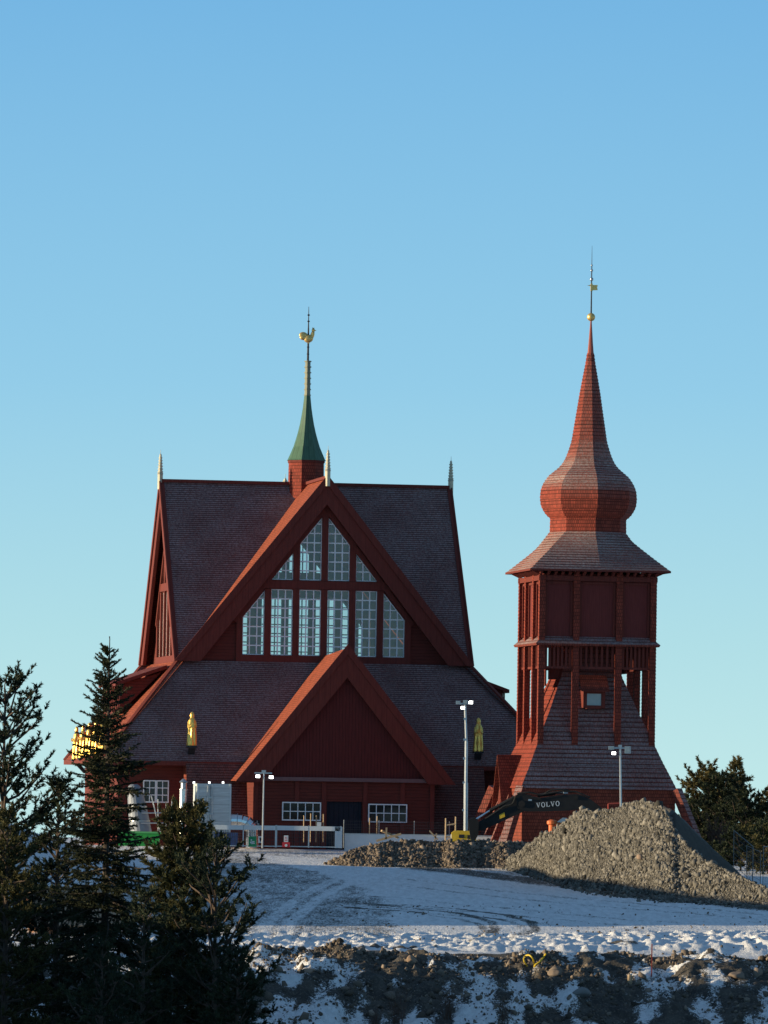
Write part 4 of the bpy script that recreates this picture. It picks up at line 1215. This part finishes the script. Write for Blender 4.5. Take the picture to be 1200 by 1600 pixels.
# gravel pile: crest profile measured along its length, sloping down to front and back
PY0 = 318.0
kx = mpp(PY0)
PYX = lambda px: float(np.interp(px, [760, 800, 850, 900, 1000, 1100, 1250], [366, 356, 342, 331, 323, 314, 304]))
crest = [(772, 1347), (790, 1345), (812, 1330), (840, 1308), (868, 1293), (890, 1278), (905, 1268), (925, 1267), (948, 1264), (985, 1255), (1008, 1251), (1022, 1254), (1034, 1264), (1047, 1278), (1058, 1300), (1075, 1324), (1100, 1343), (1150, 1366), (1200, 1388), (1240, 1404)]
cw = [at(px, py, PYX(px)) for px, py in crest]
CX = np.array([p.x for p in cw]); CYA = np.array([p.y for p in cw]); CZ = np.array([p.z for p in cw]) - np.array([gz(p.x, p.y) for p in cw])
CZ = np.maximum(CZ, .02)
_l = at(1044, 1262, 330); LX = _l.x; LH = _l.z - gz(LX, 330)
def pile_h(X, Yg):
    hz = np.interp(X, CX, CZ, left=0, right=0)
    run = 1.35
    d = np.abs(Yg - np.interp(X, CX, CYA) - .6*(fbm(X*.3, X*0, 9, 2)-.5)) * .92
    h = hz - d / run
    e = 0.25*(fbm(X*.9, Yg*.9, 14, 3) - .5)
    lob = LH - np.abs(X - LX)/1.06 - np.maximum(Yg - 338, 0)/1.2
    lob = np.where(Yg > 322.5, lob, lob - (322.5 - Yg)/1.2)
    h = np.maximum(h, lob)
    hz = np.maximum(hz, np.where(lob > 0, .4, 0))
    return np.maximum(h + e*np.clip(hz, 0, 1), -0.3)
def pile_stones():
    g = np.random.default_rng(5)
    hv, hf = heap((CX[0]+CX[-1])/2, 336, pile_h, 130, 220, (CX[-1]-CX[0])/2+.5, 34)
    n = 60000
    x = g.uniform(CX[0]-.3, CX[-1]+.3, n); ya = np.interp(x, CX, CYA); y = ya + g.uniform(-6.8, 3, n)
    h = pile_h(x, y)
    ok = (h > -.02) & ((y < ya + 1.2) | (g.random(n) < .4)); x, y, h = x[ok], y[ok], h[ok]
    size = np.clip(g.lognormal(-2.85, .52, len(x)), .028, .24)
    fine = fbm(x*.9 + y*.2, y*.8, 45, 5) > .60      # patches of fines between the stones
    kp = ~(fine & (size > .085) & (g.random(len(x)) < .8)); x, y, h, size = x[kp], y[kp], h[kp], size[kp]
    z = ground_z(x, y) + h + size*.15
    o = stones('gravel_pile', np.stack([x, y, z], -1), size, M['stone'], seed=6, extra=(hv, hf))
    tag(o, 'large grey pile of crushed rock in front of the bell tower', 'rock pile', kind='stuff')
    # apron of scattered stones at its foot
    n = 5200
    x = g.uniform(CX[0], 22, n); y = np.interp(x, CX, CYA) - np.interp(x, CX, CZ)*1.4 - g.gamma(1.6, .75, n)*np.interp(x, [6, 9, 12], [.5, 1, 1.4])
    size = np.clip(g.lognormal(-2.6, .4, n), .03, .2)
    o = stones('foot_gravel', np.stack([x, y, ground_z(x, y) + size*.3], -1), size, M['stone'], seed=8)
    tag(o, 'scatter of dark stones along the foot of the gravel pile', 'gravel', kind='stuff')
pile_stones()
RY = 361.0
rcrest = [(508, 1352), (528, 1343), (548, 1330), (580, 1321), (610, 1317), (640, 1314), (690, 1316), (740, 1314), (780, 1316), (820, 1318), (850, 1326), (880, 1335)]
rw = [at(px, py, RY) for px, py in rcrest]
RX = np.array([p.x for p in rw]); RZ = np.maximum(np.array([p.z for p in rw]) - np.array([gz(p.x, RY) for p in rw]), .05)
def rub_h(X, Yg):
    hz = np.interp(X, RX, RZ, left=0, right=0)
    return np.maximum(hz - np.abs(Yg-RY + 1.6*(fbm(X*.7, X*0+3, 6, 3)-.5))/2.2 + .15*(fbm(X*1.2, Yg*1.2, 4, 3)-.5), -.25)
def rubble():
    g = np.random.default_rng(15)
    hv, hf = heap((RX[0]+RX[-1])/2, RY, rub_h, 80, 30, (RX[-1]-RX[0])/2+.4, 4.0)
    n = 16000; x = g.uniform(RX[0], RX[-1], n); y = g.uniform(RY-3.8, RY+1.2, n); h = rub_h(x, y)
    ok = h > -.05; x, y, h = x[ok], y[ok], h[ok]
    size = np.clip(g.lognormal(-2.65, .45, len(x)), .03, .28)
    o = stones('rubble_heap', np.stack([x, y, ground_z(x, y)+h+size*.1], -1), size, M['stone_brown'], seed=16, extra=(hv, hf))
    tag(o, 'long low heap of brownish rubble below the white hoarding', 'rubble', kind='stuff')
rubble()
def bank_clods():
    g = np.random.default_rng(25); n = 30000
    x = g.uniform(-9, 18.5, n); y = np.where(g.random(n) < .5, g.normal(247.5, 1.5, n), g.uniform(231, 247, n))
    clump = fbm(x*.55, y*.5, 71, 4)
    ok = (clump > np.where(y > 249.5, .54, .44)) & (y > 230) & (y < 253)
    x, y = x[ok], y[ok]
    size = np.clip(g.lognormal(-3.3, .6, len(x)), .012, .22)
    nb = 420; bx_ = g.uniform(-9, 18.5, nb); by_ = g.uniform(231, 248, nb)
    kb = fbm(bx_*.5, by_*.4, 99, 3) > .5; x = np.concatenate([x, bx_[kb]]); y = np.concatenate([y, by_[kb]])
    size = np.concatenate([size, np.clip(g.lognormal(-2.1, .45, int(kb.sum())), .06, .28)])
    o = stones('bank_rubble', np.stack([x, y, ground_z(x, y)+size*.2], -1), size, M['stone_brown'], seed=26)
    tag(o, 'loose clods and stones strewn along the snowy bank edge', 'rubble', kind='stuff')
    n = 900; x = g.uniform(-4, 18, n); y = g.uniform(255, 305, n)
    ok = fbm(x*.4, y*.25, 81, 3) > .56; x, y = x[ok], y[ok]
    size = np.clip(g.lognormal(-3.2, .4, len(x)), .02, .1)
    e = on_ground(640, 1445)
    o = stones('scattered_stones', np.stack([x, y, ground_z(x, y)+size*.3], -1), size, M['stone_brown'], seed=28)
    tag(o, 'few small stones scattered over the snow field', 'stones', kind='stuff')
bank_clods()
def boulder(label, px, py, Y, r, mat, seed, sq=(1, 1, .8)):
    g = np.random.default_rng(seed)
    c = at(px, py, Y) if Y > 300 else ground_hit(px, py)
    J = np.ones(len(ICO3_V))
    for _ in range(11):
        n = g.normal(size=3); n /= np.linalg.norm(n); of = g.uniform(.5, .85)
        J = np.minimum(J, np.where(ICO3_V @ n > of, of/np.maximum(ICO3_V @ n, 1e-3), 1))
    J = J * 1.15 * (1 + .14*(fbm(ICO3_V[:, 0]*2.5+seed, ICO3_V[:, 2]*2.5 + ICO3_V[:, 1], seed, 4)-.5))
    V = ICO3_V * J[:, None] * r * np.array(sq)
    o = bpy.data.objects.new('boulder', fast_mesh('boulder', V, ICO3_F, mat)); COL.objects.link(o); o.location = c
    tag(o, label, 'boulder')
PB = 315.4
boulder('tan rounded boulder on the face of the gravel pile', 1003, 1340, 318.9, .24, M['boulder'], 3, (1.1, 1, .8))
boulder('round grey boulder at the top of the bank below the rubble', 934, 1519, 246.0, .19, M['grey_boulder'], 5, (1.15, 1, .85))
boulder('large grey boulder half buried in the bank face', 905, 1552, 241.0, .28, M['grey_boulder'], 7, (1.3, 1, .8))
boulder('brown clod boulder at the right end of the bank top', 1152, 1526, 246.0, .26, M['clod'], 9, (1.2, 1, .7))
boulder('light brown boulder left of the bank rubble beside the notices', 480, 1518, 247.0, .26, M['boulder'], 11, (1.3, 1, .65))
boulder('angular brown boulder in the middle of the bank rubble', 643, 1500, 248.0, .24, M['boulder'], 13, (.9, 1, .9))
boulder('squat brown boulder on the bank top near the yellow hose', 868, 1520, 246.2, .22, M['clod'], 15, (1.4, 1, .6))

# small things on the bank
p0 = ground_hit(1018, 1529); q = at(1018.5, 1475, p0.y)
p0.z = min(p0.z, gz(p0.x, p0.y)) - .05
tag(obj('marker_stake', MB().box(-.022, .022, -.022, .022, 0, q.z-p0.z), M['rusty'], loc=p0), 'slim red marker stake on the bank edge', 'stake')
p0 = ground_hit(984, 1537); p0.z -= .1
mb = MB(); mb.lathe([(.09, 0), (.085, .42), (.06, .45)], 10); tag(obj('peg', mb, M['wood'], loc=p0), 'short round wooden peg below the red stake', 'peg')
c0 = ground_hit(834, 1511); HY = c0.y - .05
mb = MB()
hose = [(819, 1496), (821, 1493.5), (827, 1492.5), (832, 1497), (834, 1504), (834.5, 1514), (836, 1508), (843, 1503), (849, 1496), (853, 1490)]
pts = [at(px, py, HY + .12*math.sin(i*1.7)) - c0 for i, (px, py) in enumerate(hose)]
mb.path(smooth_pts(pts), .035, 6); mb.path([at(818, 1497, HY)-c0, at(819, 1503, HY)-c0, at(824, 1510, HY+.1)-c0], .03)
tag(obj('hose', mb, plain('yellow hose', (.62, .44, .03), .5), loc=c0), 'looped yellow hose end sticking out of the bank rubble', 'hose')
# notices on a concrete block at the left of the bank
Y = 250.2
t = thing('concrete_block', 'pale concrete block behind the trees on the bank edge', 'block', at(418, 1507, Y))
obj('block', MB().box(-.75, .9, 0, .6, -.5, .46), M['concrete'], t); obj('cap', MB().box(-.77, .92, -.02, .62, .462, .50), M['white_plain'], t)
sign('white notice with a red mark and a blue disc on the concrete block', 431, 1489, 454, 1505, Y-.3, M['white_plain'], [[('d', .74, .55, .26)], [('b', .1, .45, .25, .75)]], M['blue_sign'])
sign('white notice with a blue square and a blue disc', 459, 1490.5, 477, 1504, Y-.35, M['white_plain'], [[('b', .1, .42, .3, .8)], [('d', .72, .5, .26)]], M['blue_sign'])

# mesh fence panels on the right
def fence_panel(label, a, b, Y0, Y1, h):
    p = at(*a, Y0); q = at(*b, Y1); p.z -= .3; q.z -= .3
    t = thing('fence_panel', label, 'fence', p, group='mesh fence panels right of the pile')
    d = q-p; up = Vector((0, 0, h+.3))
    obj('frame', MB().path([Vector((0,0,0)), up, d+up, d], .02, 8), M['old_steel'], t)
    ms = MB()
    for i in range(1, 12): ms.tube(d*(i/12), d*(i/12)+up, .008, n=4)
    for j in range(1, 7): ms.tube(up*(j/7), d+up*(j/7), .008, n=4)
    obj('mesh', ms, M['iron'], t)
fence_panel('mesh fence panel leaning beside the right flank of the pile', (1146, 1350), (1176, 1378), 335, 318, 1.75)
fence_panel('mesh fence panel at the right edge of the picture', (1192, 1382), (1216, 1380), 322, 334, 1.9)
fence_panel('mesh fence panel between the other two, farther off', (1166, 1372), (1188, 1384), 336, 326, 1.7)

# wooden cabin low on the left behind the trees
cb = at(125, 1480, 262.0); t = thing('log_cabin', 'small log cabin with a brown board roof among the trees', 'cabin', cb, R(14))
obj('wall', MB().box(-1.6, 1.6, 0, 3, -1.5, 1.0), M['log'], t)
for s_, y_ in ((-1, -.5), (1, 3.5)):
    obj('roof_slope', MB().extr([(-2.0, 1.5, 2.35), (2.0, 1.5, 2.35), (2.0, y_, .8), (-2.0, y_, .8)], (0, 0, .1)), M['cabin_roof'], t)
obj('window', MB().box(-.5, .4, -.03, .0, 0, .7), M['white_frame'], t); obj('gable', MB().extr([(-1.58, .1, 1.0), (-1.58, 2.9, 1.0), (-1.58, 1.5, 2.3)], (.1, 0, 0)), M['log'], t)

# ------------------------------------------------------------------ trees
class Needles:
    def __init__(s, seed): s.V = []; s.g = np.random.default_rng(seed)
    def add(s, P0, P1, k, nl, w, spread=.75):
        g = s.g; n = len(P0)
        if n == 0: return
        P0 = np.asarray(P0, float); P1 = np.asarray(P1, float)
        ax = P1 - P0; L = np.linalg.norm(ax, axis=1, keepdims=True) + 1e-9; ax = ax / L
        t = g.random((n, k, 1)); base = P0[:, None] + (P1-P0)[:, None]*t
        rv = g.normal(size=(n, k, 3)); pr = np.cross(rv, ax[:, None]); pr /= np.linalg.norm(pr, axis=2, keepdims=True) + 1e-9
        an = spread * g.uniform(.5, 1.3, (n, k, 1))
        d = ax[:, None]*np.cos(an) + pr*np.sin(an)
        tip = base + d * nl * g.uniform(.6, 1.2, (n, k, 1))
        sd = np.cross(d, g.normal(size=(n, k, 3))); sd /= np.linalg.norm(sd, axis=2, keepdims=True) + 1e-9
        sd *= w/2
        s.V.append(np.stack([base - sd, base + sd, tip], 2).reshape(-1, 3))
    def build(s, name, mat, parent):
        V = np.concatenate(s.V); F = np.arange(len(V)).reshape(-1, 3)
        o = bpy.data.objects.new(name, fast_mesh(name, V, F, mat)); COL.objects.link(o); o.parent = parent; return o
def nrm(v): return v / (np.linalg.norm(v) + 1e-9)
UPV = np.array([0, 0, 1.0])
def trunk_mesh(t, h, r, mat, lean=(0, 0), limbs=()):
    mb = MB(); n = 9; n2 = 14
    prof = [(r*(1-j/n2)**.85 + .012, h*j/n2) for j in range(n2+1)]
    mb.lathe(prof, n); mb.v = [(x + lean[0]*z*z/h, y + lean[1]*z*z/h, z) for x, y, z in mb.v]
    for pts, r0 in limbs:
        for a, b, q in zip(pts[:-1], pts[1:], range(len(pts))):
            mb.tube(a, b, r0*(1-q/len(pts))+.006, r0*(1-(q+1)/len(pts))+.005, 5)
    return obj('trunk', mb, mat, t, recalc=False)
def spruce(label, loc, h, width, seed, zmin=0.0, k=1.0, mat='spruce'):
    t = thing('spruce_tree', label, 'tree', loc); g = np.random.default_rng(seed); nd = Needles(seed+1)
    P0, P1, limbs = [], [], []
    z = h - .45
    P0.append((0, 0, h-.9)); P1.append((0, 0, h-.02))
    while z > zmin:
        f = (h - z) / h
        Lb = width * (f*1.15 + .03*(1-f)) ** .80 * g.uniform(.86, 1.1)
        Lb = min(Lb, width*.92)
        n = int(g.integers(7, 11)) if f > .06 else 5
        for i in range(n):
            a = g.uniform(0, 2*math.pi); l = Lb * g.uniform(.55, 1.18)
            el = np.interp(f, [0, .06, .2, .5, 1], [.95, .65, .25, -.08, -.2]) + g.normal()*.13
            d = np.array([math.cos(a)*math.cos(el), math.sin(a)*math.cos(el), math.sin(el)])
            pts = [np.array([0, 0, z + g.uniform(-.15, .15)])]
            ns = max(3, int(l/.28)); dd = d.copy()
            for q in range(ns):
                u = q/ns
                dd = nrm(dd + UPV*(-.10*(f > .15) + .26*u*(f > .1))*.6 + g.normal(size=3)*.05)
                pts.append(pts[-1] + dd*l/ns)
            if l > .5: limbs.append((pts, .012 + .012*l))
            for q in range(ns):
                P0.append(pts[q] if q else pts[0]*.7+pts[1]*.3); P1.append(pts[q+1])
            nt = int(l/.105)
            for q in range(nt):
                u = .15 + .85*q/nt; idx = min(int(u*ns), ns-1); b = pts[idx] + (pts[idx+1]-pts[idx])*(u*ns-idx)
                ax = nrm(pts[idx+1]-pts[idx]); side = nrm(np.cross(ax, UPV)) * (1 if q % 2 else -1)
                tl = (.12 + .42*l*(1-u)*.55) * g.uniform(.6, 1.2)
                td = nrm(ax*.75 + side*.75 + UPV*(-.30*min(1, f*2.5) + .12) + g.normal(size=3)*.14)
                P0.append(b); P1.append(b + td*tl)
                if tl > .26:
                    for _ in range(2):
                        uu = g.uniform(.3, .8); b2 = b + td*tl*uu
                        P0.append(b2); P1.append(b2 + nrm(td*.6 + g.normal(size=3)*.4 + UPV*-.35)*tl*.45)
        z -= np.interp(f, [0, .1, .5, 1], [.26, .25, .27, .34]) * g.uniform(.8, 1.2)
    P0 = np.array(P0); P1 = np.array(P1)
    nd.add(P0, P1, int(20*k), .085, .034, .7)
    trunk_mesh(t, h, .018*h*.5+.03, M['bark'], limbs=limbs)
    nd.build('crown', M[mat], t)
    return t
def pine(label, loc, h, width, seed, zmin=.2, k=1.0, mat='pine', bark='pine_bark', lean=(0, 0), shape=None, nl=.13, w=.042, dens=1.25, upturn=.5, step=.38):
    t = thing('pine_tree', label, 'tree', loc); g = np.random.default_rng(seed); nd = Needles(seed+1)
    P0, P1, limbs = [], [], []
    z = h - .35; P0.append((lean[0]*h, lean[1]*h, h-.5)); P1.append((lean[0]*h, lean[1]*h, h))
    shape = shape or [(0, .1), (.12, .45), (.4, .9), (.7, 1.0), (1, .6)]
    sx, sy = [p[0] for p in shape], [p[1] for p in shape]
    zl = zmin*h
    while z > zl:
        f = (h-z)/(h-zl)
        n = int(g.integers(4, 7))
        a0 = g.uniform(0, 6.28)
        for i in range(n):
            a = a0 + 2*math.pi*i/n + g.normal()*.3
            l = width*np.interp(f, sx, sy)*g.uniform(.55, 1.15)
            el = np.interp(f, [0, .2, .6, 1], [.95, .6, .25, .0]) + g.normal()*.18
            d = np.array([math.cos(a)*math.cos(el), math.sin(a)*math.cos(el), math.sin(el)])
            zz = z + g.uniform(-.12, .12)
            pts = [np.array([lean[0]*zz*zz/h, lean[1]*zz*zz/h, zz])]; ns = max(3, int(l/.3)); dd = d
            for q in range(ns):
                dd = nrm(dd + UPV*upturn*.22*(q/ns) + g.normal(size=3)*.10); pts.append(pts[-1] + dd*l/ns)
            limbs.append((pts, .012+.016*l))
            nsec = max(2, int(l*dens/.22))
            for q in range(nsec+1):
                u = .28 + .72*q/nsec; idx = min(int(u*ns), ns-1); b = pts[idx] + (pts[idx+1]-pts[idx])*(u*ns-idx)
                ax = nrm(pts[idx+1]-pts[idx]); sl_ = (.22 + .34*l*(1-u)) * g.uniform(.7, 1.25)
                if q == nsec: sd = ax
                else:
                    side = nrm(np.cross(ax, UPV))*(1 if q % 2 else -1); sd = nrm(ax*.7 + side*.8 + UPV*.30 + g.normal(size=3)*.2)
                P0.append(b + sd*sl_*.3); P1.append(b + sd*sl_)
                for r in range(max(1, int(sl_/.14))):
                    uu = g.uniform(.25, .95); b2 = b + sd*sl_*uu
                    e = nrm(sd*.75 + g.normal(size=3)*.5 + UPV*.35); e_l = g.uniform(.14, .30)
                    P0.append(b2); P1.append(b2 + e*e_l)
        z -= step * g.uniform(.8, 1.2)
    nd.add(np.array(P0), np.array(P1), int(22*k), nl, w, .8)
    trunk_mesh(t, h, .011*h+.03, M[bark], lean, limbs)
    nd.build('crown', M[mat], t)
    return t
def tree_at(px, pytop, Y, extra=0):
    q = at(px, pytop, Y); g_ = gz(q.x, q.y); return Vector((q.x, q.y, g_-.05)), q.z - g_ + .05
l_, h_ = tree_at(171.5, 994, 201); spruce('tall slender spruce in front of the left side of the church', l_, h_, 3.5, 11, zmin=2.0)
l_, h_ = tree_at(288, 1262, 190); pine('bushy young pine in front of the white container, brushing the silver flue', l_, h_, 1.75, 21, zmin=.08, k=1.2, mat='pine_gold', shape=[(0, .16), (.04, .36), (.15, .66), (.3, .8), (.45, .85), (.6, 1.0), (.8, 1.1), (1, .9)], dens=1.6, step=.3)
l_, h_ = tree_at(338, 1338, 188); pine('lower spreading pine at the right end of the tree group', l_, h_, 2.15, 31, zmin=.1, k=1.1, shape=[(0, .3), (.08, .6), (.2, .9), (.5, 1.0), (1, .9)], dens=.85, step=.55)
l_, h_ = tree_at(8, 1078, 205); pine('tall open pine at the left edge with pale trunk showing', l_, h_, 2.7, 41, zmin=.15, k=1.15, shape=[(0, .4), (.06, .6), (.15, .75), (.5, .95), (1, 1)], dens=.8, upturn=.9, step=.55)
l_, h_ = tree_at(92, 1215, 204); pine('dark pine between the left edge pine and the spruce', l_, h_, 1.5, 51, zmin=.1, k=.9, dens=.85, shape=[(0, .2), (.2, .7), (.5, 1), (1, .8)])
l_, h_ = tree_at(12, 1270, 192); pine('sunlit olive pine low at the left edge', l_, h_, 1.7, 71, zmin=.1, k=1.1, mat='pine_gold')
l_, h_ = tree_at(226, 1395, 186); pine('low dark pine in front of the spruce foot', l_, h_, 1.5, 81, zmin=.1, k=.9, dens=.8)
l_, h_ = tree_at(160, 1475, 182); pine('lowest dark pine at the bottom of the tree group', l_, h_, 1.5, 95, zmin=.1, k=.9, dens=.8)
l_, h_ = tree_at(372, 1490, 184); pine('small pine top at the bottom beside the snowy bank', l_, h_, 1.3, 97, zmin=.05, k=1.2)
# right hand trees beyond the pile
far = dict(nl=.24, w=.09, dens=.7)
def rtree(label, px, py, Y, width, seed, mat, shape, zfrac=.06, **kw):
    l_, h_ = tree_at(px, py, Y); a = dict(far); a.update(kw)
    return pine(label, l_, h_, width, seed, zmin=zfrac, mat=mat, shape=shape, **a)
BROAD = [(0, .5), (.1, .85), (.4, 1), (.8, 1), (1, .7)]
CONE = [(0, .08), (.3, .4), (.7, .8), (1, .9)]
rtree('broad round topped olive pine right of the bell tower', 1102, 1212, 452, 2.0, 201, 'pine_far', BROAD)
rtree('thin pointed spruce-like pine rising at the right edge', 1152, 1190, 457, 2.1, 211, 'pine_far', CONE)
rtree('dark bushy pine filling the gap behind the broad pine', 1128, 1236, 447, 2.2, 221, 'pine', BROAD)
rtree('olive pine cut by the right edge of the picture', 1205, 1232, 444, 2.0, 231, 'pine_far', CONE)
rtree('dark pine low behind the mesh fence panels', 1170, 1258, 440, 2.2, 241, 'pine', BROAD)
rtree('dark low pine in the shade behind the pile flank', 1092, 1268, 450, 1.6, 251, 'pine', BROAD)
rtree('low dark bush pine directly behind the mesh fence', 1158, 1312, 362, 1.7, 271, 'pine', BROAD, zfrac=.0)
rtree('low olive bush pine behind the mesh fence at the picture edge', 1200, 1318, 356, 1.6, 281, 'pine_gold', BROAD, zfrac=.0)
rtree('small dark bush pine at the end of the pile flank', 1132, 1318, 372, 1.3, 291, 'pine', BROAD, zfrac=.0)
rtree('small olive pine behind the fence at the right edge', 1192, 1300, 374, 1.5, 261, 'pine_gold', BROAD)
# bare shrub by the tower strut and dry stalks on the bank
def shrub(label, loc, h, n, seed, spread=.35, r=.02, mat='twig', name='bare_shrub'):
    g = random.Random(seed); mb = MB()
    for _ in range(n):
        a = g.uniform(0, 6.28); s_ = g.uniform(0, spread); x0, y0 = g.uniform(-.3, .3)*h*.4, g.uniform(-.3, .3)*h*.4
        p = Vector((x0, y0, 0)); d = Vector((math.cos(a)*s_, math.sin(a)*s_, 1)).normalized(); L_ = h*g.uniform(.5, 1)
        pts = [p]
        for q in range(4):
            d = (d + Vector((g.gauss(0, .09), g.gauss(0, .09), 0))).normalized(); pts.append(pts[-1] + d*L_/4)
            if q > 0:
                e = (d + Vector((g.gauss(0, .5), g.gauss(0, .5), 0))).normalized()
                mb.tube(pts[-1], pts[-1] + e*L_*.22, r*.5, r*.3, 3)
        for q, (a_, b_) in enumerate(zip(pts[:-1], pts[1:])): mb.tube(a_, b_, r*(1-q*.2), r*(1-(q+1)*.2), 3)
    return tag(obj(name, mb, M[mat], loc=loc, recalc=False), label, 'shrub')
p = at(1120, 1340, 400); shrub('bare brown shrub at the foot of the right hand pines', (p.x, p.y, gz(p.x, p.y)), 2.6, 46, 5, r=.04)
for i, (px, py, Y, h, n, lb) in enumerate(((622, 1600, 236.5, 1.5, 30, 'tallest clump of dry reddish stalks low on the bank'), (700, 1592, 238, 1.4, 26, 'dry reddish stalks on the bank below the angular boulder'), (786, 1602, 236.5, 1.3, 24, 'dry reddish stalks in the right half of the bank bottom'), (585, 1606, 236, .9, 18, 'small clump of dry stalks left of the tallest clump'))):
    p = ground_hit(px, py); shrub(lb, (p.x, p.y, gz(p.x, p.y)-.1), h, n, 30+i, .3, .009, name='dry_stalks')
